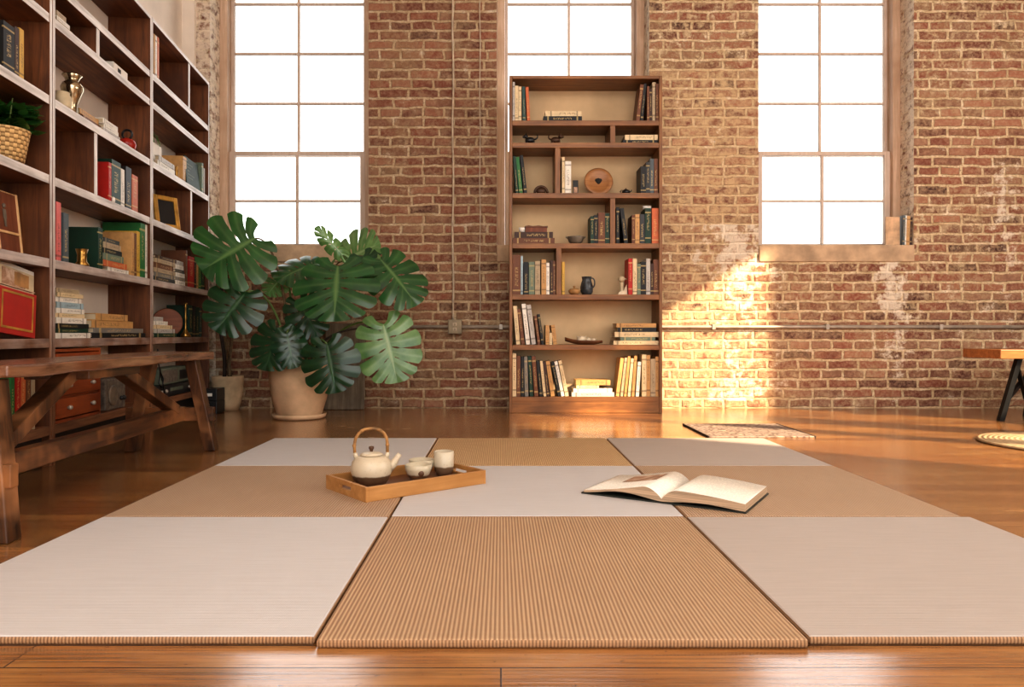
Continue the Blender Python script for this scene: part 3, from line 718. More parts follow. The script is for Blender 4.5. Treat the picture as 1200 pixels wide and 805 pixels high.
# row 6 driftwood dish with shells
t = thing('driftwood_dish', 'boat-shaped driftwood dish holding pale shells on the sixth shelf', 'dish'); on(CC, t, 6, 684, .09)
bm = BM(); N = 16; rows = []
for i in range(N+1):
    u = -1+2*i/N; w = .055*(1-abs(u)**2.2)+.002; zb = .0005+.035*max(0, -u-.3)**1.2+.02*max(0, u-.5); rim = .028+.022*max(0, -u)**2
    x = u*.125
    rows.append([bm.verts.new((x, -w, rim)), bm.verts.new((x, -w*.55, zb+.003)), bm.verts.new((x, w*.55, zb+.003)), bm.verts.new((x, w, rim))])
for a, b in zip(rows, rows[1:]):
    for k in range(3): bm.faces.new((a[k], b[k], b[k+1], a[k+1])).smooth = True
o = obj('dish', bm, M['dkwood_x'], t); sd = o.modifiers.new('Solidify', 'SOLIDIFY'); sd.thickness = .004; sd.offset = 1
for i, (dx, r, sx) in enumerate(((-.005, .026, 1.2), (.04, .02, 1), (.075, .017, 1.1))):
    bm = BM(); sphere(bm, (0, 0, 0), r, (sx, .9, .85))
    for k in range(4): tube(bm, [(r*sx*.7*math.cos(k*1.5), r*.5*math.sin(k*1.5), r*.4), (r*sx*1.1*math.cos(k*1.5), r*.9*math.sin(k*1.5), r*.9)], [r*.25, r*.05], 5)
    o = tag(obj('seashell', bm, M['shell']), ['largest pale shell at the middle of the driftwood dish', 'pale shell second from right in the driftwood dish', 'smallest pale shell at the right end of the driftwood dish'][i], 'shell', 'shells in the driftwood dish')
    CC.place(o, CC.px2x(684)+dx, .09, CC.z(6)+.014+r*.86)

# ------------------------------------------------------------------ left-wall bookcases
LZ = [1.868, 2.923, 3.976]; LW = 1.053*math.sqrt(1+.101**2)-.0015
LZS = [1.940, 1.786, 1.463, 1.150, .820, .504, .158]
RZL = math.atan2(1, -.101)
LN = ['nearest left bookcase', 'middle left bookcase', 'far left bookcase']
def ZP(px): return 1.485/((VX-px)/F-.101)
cases = []
for k in range(3):
    c = Case((FL(LZ[k]), LZ[k], 0), RZL, LZS, LN[k], (lambda px, k=k: (ZP(px)-LZ[k])*math.sqrt(1+.101**2)), lambda px: F/ZP(px))
    cases.append(c)
B1, B2, B3 = cases
DIV = [{}, {2: B2.px2x(116), 4: B2.px2x(113.5)}, {1: B3.px2x(222.5), 4: B3.px2x(225)}]
LL = ['dark wood bookcase on the left wall nearest the camera, cut by the frame', 'dark wood bookcase in the middle of the left-wall row, behind the bench', 'dark wood bookcase at the far end of the left wall, next to the window']
for k, c in enumerate(cases):
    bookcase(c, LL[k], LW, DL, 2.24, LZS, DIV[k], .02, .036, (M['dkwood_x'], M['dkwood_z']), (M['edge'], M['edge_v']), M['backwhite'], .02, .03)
    pass

# bay 1
ups(B1, 3, [(4,17,33,'black'), (17.5,22.5,34,'dark brown'), (23,28,36,'yellow')], d=.17)
def leafy(bm, n, R, hgt, size, base=(0,0,0), droop=.3, rnd=None):
    rnd = rnd or random.Random(3)
    for i in range(n):
        a = rnd.uniform(0, 2*PI); e = rnd.uniform(.1, 1); rr = R*rnd.uniform(.25, 1); zz = hgt*rnd.uniform(.1, 1)
        c = Vector((base[0]+rr*math.cos(a), base[1]+rr*math.sin(a), base[2]+zz))
        d = Vector((math.cos(a), math.sin(a), rnd.uniform(-droop, .5))).normalized(); s = d.cross(Vector((0, 0, 1))).normalized()
        s = (s+Vector((0, 0, rnd.uniform(-.5, .5)))).normalized(); nrm = s.cross(d)
        L = size*rnd.uniform(.7, 1.2); pts = [(-.5, 0), (-.2, .3), (.15, .34), (.5, 0), (.15, -.34), (-.2, -.3)]
        vs = [bm.verts.new(c+d*L*p+s*L*q-nrm*abs(q)*L*.3) for p, q in pts]; m0 = bm.verts.new(c-d*0.0)
        for k in range(6): bm.faces.new((m0, vs[k], vs[(k+1) % 6])).smooth = True
    return bm
t = thing('potted_plant', 'leafy green plant in a woven wicker basket on the nearest left bookcase', 'potted plant'); on(B1, t, 4, 5, .10)
bm = BM(); lathe(bm, [(.062, .0005), (.072, .06), (.083, .125), (.086, .138), (.078, .138), (.07, .1)], 30, cap1=True); obj('basket', bm, M['wicker'], t)
bm = BM(); leafy(bm, 160, .088, .112, .066, (0.02, -.012, .125)); obj('foliage', bm, M['smallleaf'], t, fix=False)
bm = BM()
for k in range(7): tube(bm, [(0, 0, .1), (.05*math.cos(k), .05*math.sin(k), .18), (.09*math.cos(k), .08*math.sin(k), .24)], [.004, .003, .002], 5)
obj('stem', bm, M['stem'], t)
# framed wooden panel with two small figures
t = thing('framed_panel', 'pale-framed wooden panel with two little painted figures on left bookcase', 'picture frame'); B1.place(t, B1.xa(28, .06)-.30, .06, B1.z(5), rx=-.10)
w, h = .30, .235
box_obj('back_board', M['brownboard'], t, .008, w-.008, .004, .012, .006, h-.004)
bm = BM(); bx(bm, 0, .012, 0, .02, .0005, h); bx(bm, w-.012, w, 0, .02, .0005, h); bx(bm, .012, w-.012, 0, .02, .0005, .012); bx(bm, .012, w-.012, 0, .02, .075, .085); bx(bm, .012, w-.012, .004, .02, h-.008, h); bx(bm, w*.5-.005, w*.5+.005, 0, .016, .012, .075); obj('frame', bm, M['lightwood'], t, bevel=.002)
for x in (.14, .20):
    bm = BM(); bx(bm, -.007, .007, .0022, .0036, .10, .130); bx(bm, -.011, .011, .0022, .0036, .130, .165); lathe(bm, [(.0005, .168), (.007, .174), (.007, .182), (.0005, .188)], 8, c=(0, .003, 0)); f = obj('painted_figure', bm, M['grey'], t); f.location = (x, -.002, 0)
# magazines and red album facing out
def cover(name, label, case, row, x1, wid, hgt, th, y, mat, rx=-.16, cat='book', ry=0):
    t = thing(name, label, cat); case.place(t, x1-wid*math.cos(ry), y, case.z(row)+wid*math.sin(ry), rx=rx, ry=ry)
    box_obj('cover', mat, t, 0, wid, 0, th, .0005, hgt, bevel=.001); return t
t = cover('magazine', 'pale magazine leaning at the very back behind the red album', B1, 6, .996, .24, .262, .006, .040, M['white'], rx=-.06, ry=.13, cat='magazine')
box_obj('printed_strip', M['greygreen'], t, .205, .215, -.0012, 0, .03, .24)
t = cover('magazine', 'cream magazine with a picture and lettered title behind the red album', B1, 6, .972, .24, .245, .006, .029, M['cream'], rx=-.05, ry=.12, cat='magazine')
box_obj('cover_picture', M['print'], t, .02, .175, -.0012, 0, .175, .238); box_obj('cover_picture', M['tan'], t, .1, .2, -.0016, -.0012, .185, .235)
cu = bpy.data.curves.new('title', 'FONT'); cu.body = 'LANGUAGE'; cu.size = .034; cu.extrude = .0006
tmp = bpy.data.objects.new('title', cu); C.objects.link(tmp); bpy.context.view_layer.update()
me = bpy.data.meshes.new_from_object(tmp.evaluated_get(bpy.context.evaluated_depsgraph_get())); C.objects.unlink(tmp); bpy.data.objects.remove(tmp)
me.materials.clear(); me.materials.append(M['ink']); o = bpy.data.objects.new('title_lettering', me); C.objects.link(o); o.parent = t; o.location = (.03, -.0012, .137); o.rotation_euler = (PI/2, 0, 0)
t = cover('album', 'red album with a gilt border facing out on the nearest left bookcase', B1, 6, .935, .25, .166, .018, .004, M['redcloth'], rx=-.02, ry=.10)
bm = BM()
for a in ((.02, .23, .02, .028), (.02, .23, .148, .156), (.222, .23, .028, .148), (.02, .028, .028, .148)): bx(bm, a[0], a[1], -.0012, .0002, a[2], a[3])
obj('gilt_border', bm, M['gold'], t); box_obj('page_block', M['pages'], t, .004, .247, .004, .018, .1745, .1765)
ups(B1, 7, [(13,17,431,'green'), (18,23,432,'red',3), (24,29,433,'orange',3), (31,36,432,'brown'), (38,41,434,'beige')])

# bay 2
B2.flat(2, [(67,86,5,'cream'), (67,82,5,'white'), (67,78,6,'beige')], y=.02, d=.12)
t = thing('small_box', 'small white box with a black square on the middle left bookcase', 'box'); B2.place(t, B2.xa(133, .03), .03, B2.z(2))
box_obj('carton', M['white'], t, 0, B2.px2x(150)-B2.px2x(133), 0, .09, .0005, .056, bevel=.002); box_obj('black_square', M['ink'], t, .05, .085, -.001, 0, .016, .042)
lathe_thing('vase', 'tall mercury-silver footed vase on the third shelf, middle left bookcase', 'vase', B2, 3, 84.5, [(.034, .0005), (.03, .01), (.02, .03), (.022, .06), (.034, .095), (.044, .118), (.046, .132), (.038, .15), (.026, .158), (.030, .172), (.041, .184), (.039, .187), (.026, .176), (.018, .15)], M['silver'], .06)
lathe_thing('glass_jar', 'small cream jar left of the silver vase', 'jar', B2, 3, 73, [(.028, .0005), (.034, .012), (.034, .05), (.027, .062), (.029, .07)], M['cream'], .04)
B2.flat(3, [(98,121,8,'brown'), (95,116.5,6,'tan')], y=.035, d=.13)
B2.flat(3, [(122,141,6,'light grey'), (123,140,5,'white'), (122,139,6,'white')], which='pale pile', y=.02, d=.16)
t = thing('red_pot', 'round red lacquer pot with a dark ring handle on third shelf', 'pot'); on(B2, t, 3, 149, .06)
bm = BM(); lathe(bm, [(.02, .0005), (.038, .014), (.044, .036), (.038, .056), (.02, .067), (.001, .069)], 24); obj('body', bm, M['red'], t)
bm = BM(); tube(bm, [(.0, .024*math.cos(a), .088+.024*math.sin(a)) for a in [2*PI*i/18 for i in range(19)]], .006, 8); obj('ring_handle', bm, M['black'], t)
ups(B2, 4, [(127.5,130.6,191.5,'red'), (131,141.5,192,'dark green'), (142,146,199.5,'white'), (147.5,154,198,'black'), (155,161.5,207.5,'orange')])
lathe_thing('trinket', 'tiny white trinket in front of the dark green upright book', 'trinket', B2, 4, 133, [(.006, .0005), (.008, .01), (.006, .022), (.001, .026)], M['white'], .008)
ups(B2, 5, [(66,71.5,238,'pink')], d=.14); ups(B2, 5, [(74.5,80.5,251,'slate')], d=.14)
t = thing('brass_mug', 'small brass mug with a handle before the dark green volume', 'mug'); on(B2, t, 5, 96, .03)
bm = BM(); lathe(bm, [(.028, .0005), (.03, .006), (.02, .02), (.019, .05), (.026, .075), (.023, .075), (.016, .05)], 20, cap1=True); obj('body', bm, M['brass'], t)
bm = BM(); tube(bm, bez((.018, 0, .066), (.05, 0, .07), (.05, 0, .02), (.018, 0, .026), 8), .004, 6); obj('handle', bm, M['brass'], t)
ups(B2, 5, [(115,120.5,268,'dark green')], d=.14)
B2.flat(5, [(128,152,5,'white'), (122,149,7,'orange'), (122,145,8,'grey-green'), (121.5,144,6,'black'), (122,142.5,7,'beige'), (123,141,5,'dark grey')], y=.01, d=.12)
ups(B2, 5, [(154.5,157.4,273,'tan'), (157.8,160,274,'brown'), (160.4,164,272,'yellow')], d=.16)
ups(B2, 5, [(164.8,170,263,'green'), (170.5,172.6,264,'white')], d=.19, y=.012)
B2.flat(6, [(66,107,6.5,'white'), (66,104,5,'dark green'), (66,105,6,'black'), (67,102,7,'white'), (66,101,5,'cream'), (67,100,6,'white'), (68,99,7,'light blue'), (67,97,6,'white'), (68,98,5,'cream'), (67,94,5,'beige')], which='tall pale pile', y=.02, d=.16)
B2.flat(6, [(109,171,6,'black'), (110,168,6,'grey'), (109,157,9,'tan'), (113,150,8,'tan')], which='low tan pile', y=.02, d=.15)
# chest of three drawers
x0 = B2.px2x(66.5); x1 = B2.px2x(121); W = x1-x0; hz = .46-.158
t = thing('drawer_chest', 'small orange-brown chest of three drawers in the bookcase behind the bench', 'chest of drawers'); B2.place(t, x0, .012, B2.z(7))
bm = BM(); bx(bm, 0, .012, 0, .19, 0, hz); bx(bm, W-.012, W, 0, .19, 0, hz); bx(bm, .012, W-.012, 0, .19, 0, .012); bx(bm, .012, W-.012, 0, .19, hz-.012, hz); bx(bm, .012, W-.012, .18, .19, .012, hz-.012)
for i in (1, 2): bx(bm, .012, W-.012, .004, .18, .012+i*(hz-.024)/3-.004, .012+i*(hz-.024)/3+.004)
obj('carcass', bm, M['drawer'], t)
for i in range(3):
    za = .012+i*(hz-.024)/3+.006; zb = .012+(i+1)*(hz-.024)/3-.006
    d = box_obj('drawer', M['drawer'], t, .014, W-.014, -.004, .16, za, zb, bevel=.002)
    for kx in (.25, .75):
        bm = BM(); sphere(bm, (W*kx, -.016, (za+zb)/2), .010); tube(bm, [(W*kx, -.004, (za+zb)/2), (W*kx, -.012, (za+zb)/2)], .005, 8); obj('knob', bm, M['steel'], d)
t = thing('radio', 'old grey radio in the bookcase right of the drawer chest', 'radio'); B2.place(t, B2.px2x(129), .02, B2.z(7)); w = B2.px2x(152)-B2.px2x(129)
box_obj('case', M['radio'], t, 0, w, 0, .16, .0005, .15, bevel=.006)
bm = BM(); lathe(bm, [(.05, 0), (.05, .004), (.04, .006)], 20, cap1=True)
for v in bm.verts: v.co = Vector((v.co.x+w*.35, -v.co.z, v.co.y+.07))
obj('speaker_grille', bm, M['grey'], t)
for kx in (.75, .88):
    bm = BM(); sphere(bm, (w*kx, -.004, .05), .012); obj('dial', bm, M['black'], t)

# bay 3
ups(B3, 1, [(180.5,182,41,'tan'), (182.4,184,43,'white'), (184.5,186.5,45,'orange')], d=.16, y=.03)
bm = BM(); bx(bm, 0, .17, 0, .12, .0005, .085)
t = thing('spider_plant', 'spider plant with arching leaves in a white box planter', 'potted plant'); B3.place(t, B3.xa(182, .03), .03, B3.z(3))
bm2 = BM(); bx(bm2, 0, .16, .02, .14, .0005, .14); obj('planter', bm2, M['white'], t, bevel=.003); bm.free()
bm = BM(); rnd = random.Random(5)
for i in range(26):
    a = rnd.uniform(0, 2*PI); dx, dy = math.cos(a), math.sin(a); L = rnd.uniform(.10, .17)*(.3 if dx < -.2 else 1)*(.6 if dy > .3 else .8); s = Vector((-dy, dx, 0))
    prev = None
    for k in range(7):
        u = k/6; c = Vector((.05+dx*L*u, .07+dy*L*u*.8, .138+.26*u-.27*u*u*rnd.uniform(.9, 1.05))); wv = .007*(1-u)**.6+.0005
        cur = (bm.verts.new(c-s*wv), bm.verts.new(c+s*wv))
        if prev: bm.faces.new((prev[0], prev[1], cur[1], cur[0])).smooth = True
        prev = cur
obj('foliage', bm, M['bladeleaf'], t, fix=False)
B3.flat(3, [(186,206,6,'white'), (187,205,6,'light grey')], which='small pale pile', y=.004, d=.025)
ups(B3, 3, [(214.5,218.5,185.5,'tan')], d=.15, y=.03)
t = cover('notice_board', 'dark green book with pale lettering facing out, far left-wall bookcase', B3, 3, B3.xa(235, .02), B3.xa(235, .02)-B3.xa(219.5, .02), .185, .02, .02, plain('dark_green_cloth', (34, 54, 44), .6), rx=-.1); t.name = 'book'
bm = BM()
for i in range(6): bx(bm, .03, .06+.13*((i*37 % 10)/10), -.001, .0002, .16-.022*i, .168-.022*i)
obj('cover_lettering', bm, M['greygreen'], t)
ups(B3, 3, [(236.6,238.4,192,'grey-green'), (238.8,240.2,198,'light grey')], d=.15)
lathe_thing('trinket', 'tiny brass figure standing before the tan upright book', 'trinket', B3, 3, 207, [(.014, .0005), (.010, .02), (.014, .045), (.006, .06), (.010, .07), (.001, .082)], M['brass'], .03)
# gilt picture frame
t = thing('picture_frame', 'gold picture frame leaning on the fourth shelf of the far bookcase', 'picture frame'); B3.place(t, B3.xa(184, .09), .09, B3.z(4), rx=-.16, rz=-.55)
w, h = .17, .20; f = .028
bm = BM(); bx(bm, 0, f, 0, .016, .0005, h); bx(bm, w-f, w, 0, .016, .0005, h); bx(bm, f, w-f, 0, .016, .0005, f); bx(bm, f, w-f, 0, .016, h-f, h); obj('frame', bm, M['gold'], t, bevel=.004)
box_obj('picture', M['ink'], t, f, w-f, .008, .012, f, h-f)
B3.flat(5, [(181,206,5,'dark grey'), (182,205,5,'grey'), (181,206,5,'beige'), (181.5,204,6,'brown'), (182,205,5,'beige'), (183,207,4,'dark brown')], which='left pile', y=.01, d=.15)
B3.flat(5, [(207,217.5,5,'white'), (206.5,217,4,'grey'), (207,217,5,'white'), (206.8,216.5,4,'dark grey'), (207,216,5,'white'), (206.6,215.5,5,'light grey')], which='right pile', y=.008, d=.14)
ups(B3, 5, [(218,219.7,294,'brown'), (221.5,227.5,302,'red'), (228,230,303,'black'), (230.3,232.5,304,'tan'), (233,235.5,306,'green'), (236,239.5,305,'dark green')], d=.15)
B3.flat(6, [(181,207,5,'dark green'), (182,206,5,'light grey'), (181.5,203,4.5,'cream'), (181,197,4.5,'white'), (182,192,5,'light grey')], y=.01, d=.14)
t = thing('wooden_disc', 'round brown wooden disc standing behind the books on sixth shelf', 'wooden disc'); on(B3, t, 6, 196, .115); t.rotation_euler = (0, 0, RZL-PI/2+.35)
bm = BM(); lathe(bm, [(.084, 0), (.088, .004), (.088, .014), (.084, .018)], 36, cap1=True)
for v in bm.verts: v.co = Vector((v.co.x, -v.co.z, v.co.y+.0885))
obj('disc', bm, M['discwood'], t); bm = BM(); bar(bm, (-.03, .006, .006), (.03, .006, .006), .01, .01); obj('foot', bm, M['dkwood_x'], t)
lathe_thing('candlestick', 'slim brass candlestick beside the dark books on sixth shelf', 'candlestick', B3, 6, 217.5, [(.030, .0005), (.032, .008), (.018, .03), (.008, .05), (.006, .10), (.010, .12), (.005, .14), (.005, .18), (.010, .19), (.006, .2), (.012, .215)], M['brass'], .035)
ups(B3, 6, [(222,225.5,358,'dark green'), (226,229.5,359,'black'), (230,233.2,360,'dark green'), (233.6,236.4,361,'teal')], d=.14, y=.03)
t = thing('stereo_unit', 'low black stereo unit at the bottom of the far left bookcase', 'stereo'); B3.place(t, B3.px2x(186), .012, B3.z(7)); w = B3.px2x(234)-B3.px2x(186)
box_obj('case', M['stereo'], t, 0, w, 0, .17, .0005, .07, bevel=.004); box_obj('display', M['greygreen'], t, w*.3, w*.6, -.001, 0, .03, .05)
for kx in (.1, .2, .75, .9):
    bm = BM(); sphere(bm, (w*kx, -.003, .035), .011); obj('button', bm, M['steel'], t)
t = thing('table_radio', 'grey-green table radio standing on the black stereo unit', 'radio'); B3.place(t, B3.px2x(193), .02, B3.z(7)+.0706); w = B3.px2x(226)-B3.px2x(193)
box_obj('case', M['greygreen'], t, 0, w, 0, .12, .0005, .095, bevel=.006); box_obj('speaker_grille', M['radio'], t, .02, w*.55, -.001, 0, .012, .083); box_obj('dial_panel', M['stereo'], t, w*.62, w-.02, -.001, 0, .02, .075)
bm = BM()
tube(bm, [B3.w(B3.px2x(183.5), -.006, .44), B3.w(B3.px2x(184), -.008, .36), B3.w(B3.px2x(186), -.01, .31), B3.w(B3.px2x(189), -.012, .27), B3.w(B3.px2x(187), -.012, .22), B3.w(B3.px2x(184), -.010, .25), B3.w(B3.px2x(186), -.008, .31), B3.w(B3.px2x(190), -.006, .24), B3.w(B3.px2x(192), -.004, .163)], .004, 6)
tag(obj('power_cable', bm, M['black']), 'looped black cable hanging down beside the table radio', 'cable')
for i, (z0, z1) in enumerate(((.0005, .085), (.0863, .165))):
    t = thing('black_case', ['black case on the floor by the small pot, lower of two', 'black case with pale marks by the small pot, upper of two'][i], 'case', (-1.945, 4.80, z0), .05, 'black cases by the bookcase end')
    box_obj('shell', M['stereo'], t, 0, .09, 0, .16, 0, z1-z0, bevel=.004)
    if i: box_obj('label_strip', M['white'], t, .02, .06, -.001, 0, .03, .05)

# ------------------------------------------------------------------ bench
t = thing('trestle_bench', 'long rough dark timber trestle bench standing before the left bookcases', 'bench', (0, 0, 0))
n0 = Vector((-1.235, 1.85, 0)); n1 = Vector((-1.34, 3.43, 0))       # front edge of the top, near and far
ud = (n1-n0).normalized(); vd = Vector((-ud.y, ud.x, 0))            # along, and toward the wall
TZ = .442
def bp(u, v, z): return n0+ud*u+vd*v+Vector((0, 0, z))
Lb = (n1-n0).length; Wb = .27
bm = BM()
nseg = 10
ring = []
rnd = random.Random(2)
for i in range(nseg+1):
    u = Lb*i/nseg; e = rnd.uniform(-.004, .004); e2 = rnd.uniform(-.003, .003)
    ring.append([bm.verts.new(bp(u, e, TZ-.034+e2)), bm.verts.new(bp(u, Wb, TZ-.034)), bm.verts.new(bp(u, Wb, TZ)), bm.verts.new(bp(u, e, TZ+e2*.3))])
for a, b in zip(ring, ring[1:]):
    for k in range(4): bm.faces.new((a[k], b[k], b[(k+1) % 4], a[(k+1) % 4]))
bm.faces.new(ring[0]); bm.faces.new(ring[-1][::-1])
obj('seat_top', bm, M['benchtop'], t, bevel=.006)
zt = TZ-.034
uN, uF = .02, 1.43
for u, su in ((uN, 0), (uF, 0)):
    for v0, v1 in (((.045, -.03) if u > 1 else (.055, .012)), (.225, .315)):
        bm = BM(); lean = .03 if u > 1 else -.02
        bar(bm, bp(u+lean, v1, .0005), bp(u, v0, zt), .062, .05, tuple(ud))
        for v in bm.verts:
            if v.co.z < .05: v.co.z = .0005
            elif v.co.z > .3: v.co.z = min(v.co.z, zt-.0003)
        obj('leg', bm, M['bench_z'], t, bevel=.004)
    bm = BM(); bar(bm, bp(u+.02*(1 if u > 1 else -1), -.045 if u > 1 else -.012, .165), bp(u+.02*(1 if u > 1 else -1), .335, .165), .06, .035, (0, 0, 1)); obj('crossbar', bm, M['bench'], t, bevel=.003)
bm = BM(); bar(bm, bp(uN-.02, .1, .168), bp(uF+.02, .1, .168), .062, .045, (0, 0, 1)); obj('stretcher', bm, M['bench'], t, bevel=.004)
for ua, ub in ((.06, .50), (uF-.06, .80)):
    bm = BM(); bar(bm, bp(ua, .1, .19), bp(ub, .1, zt-.004), .05, .042, tuple(vd))
    obj('brace', bm, M['bench_z'], t, bevel=.004)
bm = BM(); bx(bm, 0, .38, 0, .2, 0, .03)
for v in bm.verts:
    v.co = bp(.48+v.co.x, .035+v.co.y, zt-.0303+v.co.z)
obj('batten', bm, M['bench'], t, bevel=.003)

# ------------------------------------------------------------------ monstera
def monstera_leaf_mesh(name, W, L, n=6, droop=.30, cup=.35, seed=0, mats=None, slit=.22):
    rnd = random.Random(seed); bm = BM()
    vl = bm.verts.layers.float.new('vein')
    def margin(s):
        phi = math.radians(158)*(1-s); cy = .36
        r = .64*math.cos(phi/2)**2+.50*math.sin(phi)**2*.55+.50*(1-math.cos(phi))/2*1.12
        return Vector((r*math.sin(phi)*1.02, cy+r*math.cos(phi)))
    def root(s): return Vector((0, .93*s**1.25))
    bounds = [0, .17, .34, .50, .65, .80, 1.0]
    NU, NTt = 6, 12
    for side in (-1, 1):
        for k in range(n):
            a, b = bounds[k], bounds[k+1]; t0 = rnd.uniform(.40, .56); g0 = slit*rnd.uniform(.8, 1.25)
            tl = 1+rnd.uniform(-.03, .04)
            if k == n-1: g0 *= .7
            grid = []
            for i in range(NU+1):
                u = i/NU; col = []
                for j in range(NTt+1):
                    t = j/NTt
                    tt = t*(tl-.07*(2*u-1)**2*(t**3)) if True else t
                    g = g0*max(0, (t-t0)/(1-t0))**.45 if t > t0 else 0
                    if k in (1, 2, 3) and .12 < t < .3: g = .16
                    uu = u-.5
                    if k == 0 and u < .5: gg = 0
                    elif k == n-1 and u > .5: gg = 0
                    else: gg = g
                    s = (a+b)/2+uu*(b-a)*(1-gg)
                    rt, mg = root(s), margin(s)
                    bow = .05*math.sin(PI*t)
                    p = rt+(mg-rt)*tt+Vector((0, bow*(1-s)))
                    x = p.x*W*side/1.5; y = p.y*L
                    z = -cup*W*(abs(p.x)*.95)**2*.55+.08*W*abs(p.x)-droop*L*max(0, p.y)**2*.8+.007*math.cos(2*PI*(uu))*t*(1-.3*t)*.5
                    v = bm.verts.new((x, y, z)); 
                    v[vl] = max(0, 1-abs(uu)/.09)*.3 if abs(uu) < .09 else (1.0 if t < .04 else 0)
                    if j == 0: v[vl] = 1
                    col.append(v)
                grid.append(col)
            for i in range(NU):
                for j in range(NTt):
                    q = (grid[i][j], grid[i+1][j], grid[i+1][j+1], grid[i][j+1])
                    f = bm.faces.new(q if side > 0 else q[::-1]); f.smooth = True
    bmesh.ops.remove_doubles(bm, verts=bm.verts, dist=.0004)
    return bm
def place_leaf(parent, o, base, tip, facing):
    y = (tip-base).normalized(); f = Vector(facing); z = (f-y*f.dot(y)).normalized(); x = y.cross(z)
    m = Matrix((x, y, z)).transposed().to_4x4(); m.translation = base
    o.matrix_basis = Matrix.Translation(-Vector(parent.location))@m
PX = (351-VX)*4.58/F
mt = thing('potted_monstera', 'large monstera with split leaves in a pale terracotta pot and saucer', 'potted plant', (PX, 4.58, 0))
bm = BM(); lathe(bm, [(.125, .012), (.138, .03), (.166, .12), (.182, .22), (.186, .325), (.186, .335), (.172, .335), (.168, .28)], 40, cap1=True); obj('pot', bm, M['pot'], mt)
bm = BM(); lathe(bm, [(.132, .0005), (.156, .004), (.166, .03), (.160, .032), (.150, .014), (.1, .0115)], 40, cap1=True); obj('saucer', bm, M['pot'], mt)
bm = BM(); lathe(bm, [(.167, .29), (.12, .302), (.03, .306)], 24, cap0=False, cap1=True); obj('soil', bm, M['soil'], mt)
# (base px, tip px, width px, base depth, tip depth, facing, material, droop, cup)
LEAVES = [((299,279),(236,314),92,4.50,4.36,(.1,-1,.35),'leaf',.10,.25),
          ((288,342),(252,386),62,4.42,4.32,(.1,-1,.25),'leafd',.12,.3),
          ((396,312),(390,371),86,4.34,4.16,(0,-1,.55),'leaf',.15,.4),
          ((372,309),(324,322),62,4.60,4.44,(-.1,-.75,.9),'leaf',.2,.4),
          ((404,306),(440,283),62,4.72,4.62,(.0,-1,.5),'leafl',.2,.4),
          ((446,304),(488,350),58,4.50,4.36,(.25,-1,.5),'leaf',.2,.5),
          ((449,380),(465,446),68,4.42,4.33,(.1,-1,.12),'leafl',.12,.3),
          ((383,403),(392,459),60,4.26,4.20,(-.05,-1,.3),'leafd',.15,.4),
          ((326,385),(309,432),52,4.36,4.28,(-.1,-1,.25),'leafd',.15,.5),
          ((336,390),(344,430),36,4.32,4.27,(.3,-1,.2),'leafd',.15,.5),
          ((350,352),(372,392),44,4.52,4.44,(.1,-1,.4),'leafd',.15,.4),
          ((330,326),(312,344),30,4.62,4.56,(-.2,-1,.4),'leafl',.15,.4),
          ((425,300),(444,330),46,4.60,4.52,(.3,-1,.3),'leafd',.2,.4),
          ((402,299),(371,267),18,4.60,4.58,(.2,-1,.2),'leafl',-.1,1.2)]
origin = {}
stems = []
for i, (bpx, tpx, wpx, Yb, Yt, fc, mn, dr, cu_) in enumerate(LEAVES):
    b = P(bpx[0], bpx[1], Yb); tp = P(tpx[0], tpx[1], Yt); L = (tp-b).length; W = wpx*(Yb/F)
    o = obj('leaf', monstera_leaf_mesh('leaf', W, L*1.02, droop=dr, cup=cu_, seed=i+1), M[mn], mt, fix=False)
    place_leaf(mt, o, b, tp, fc)
    stems.append((b, i))
pc = Vector((PX, 4.58, .30))
for b, i in stems:
    ang = 2*PI*i/len(stems); r0 = .05+.03*(i % 3)
    d = (b-pc); a0 = pc+Vector((max(-.1, min(.1, d.x*.25))+.02*math.cos(ang), max(-.08, min(.08, d.y*.2))+.03*math.sin(ang), 0))
    top = a0+Vector((d.x*.15, d.y*.1, max(.12, d.z*.7)))
    bm = BM(); tube(bm, [p-Vector(mt.location) for p in bez(a0, top, b+Vector((-d.x*.35, .06, max(.02, .10-abs(d.z)*.1))), b+Vector((0, .004, -.001)), 14)], [.0085]*6+[.007]*5+[.005]*4, 8)
    obj('stem', bm, M['stem'] if i % 4 else M['cane'], mt)
for dx, hh in ((-.03, .42), (.0, .36), (.04, .46)):
    bm = BM(); tube(bm, [(dx, .01, .29), (dx*1.2, .0, .29+hh*.5), (dx*1.6, .02, .29+hh)], [.016, .013, .010], 8); obj('cane', bm, M['cane'], mt)
bm = BM(); tube(bm, [p-Vector(mt.location) for p in bez(P(370, 408, 4.5), P(392, 386, 4.46), P(410, 386, 4.44), P(436, 383, 4.43), 10)], [.009, .009, .008, .008, .007, .007, .006, .006, .005, .005, .004], 8); obj('twig', bm, M['twig'], mt)

# small pot with bare canes
sx, sy = (267-VX)*5.075/F, 5.075
st = thing('potted_plant', 'small grey-tan pot with tall bare twisted canes beside the far bookcase', 'potted plant', (sx, sy, 0))
bm = BM(); lathe(bm, [(.070, .0005), (.088, .05), (.100, .14), (.106, .225), (.106, .235), (.096, .235), (.094, .2)], 32, cap1=True); obj('pot', bm, M['pot2'], st)
for k, (dx, dy, tx, hh) in enumerate(((-.03, 0, -.06, .86), (.0, .02, -.03, .95), (.03, -.01, .0, .78))):
    pts = [(dx+(tx-dx)*u+.012*math.sin(9*u+k*2), dy+.010*math.cos(8*u+k), .2+hh*u) for u in [i/14 for i in range(15)]]
    bm = BM(); tube(bm, pts, [.014-.005*i/14 for i in range(15)], 8); obj('cane', bm, M['cane'] if k else M['twig'], st)
bm = BM(); leafy(bm, 34, .06, .20, .075, (-.03, .0, .92), rnd=random.Random(9)); obj('foliage', bm, M['smallleaf'], st, fix=False)

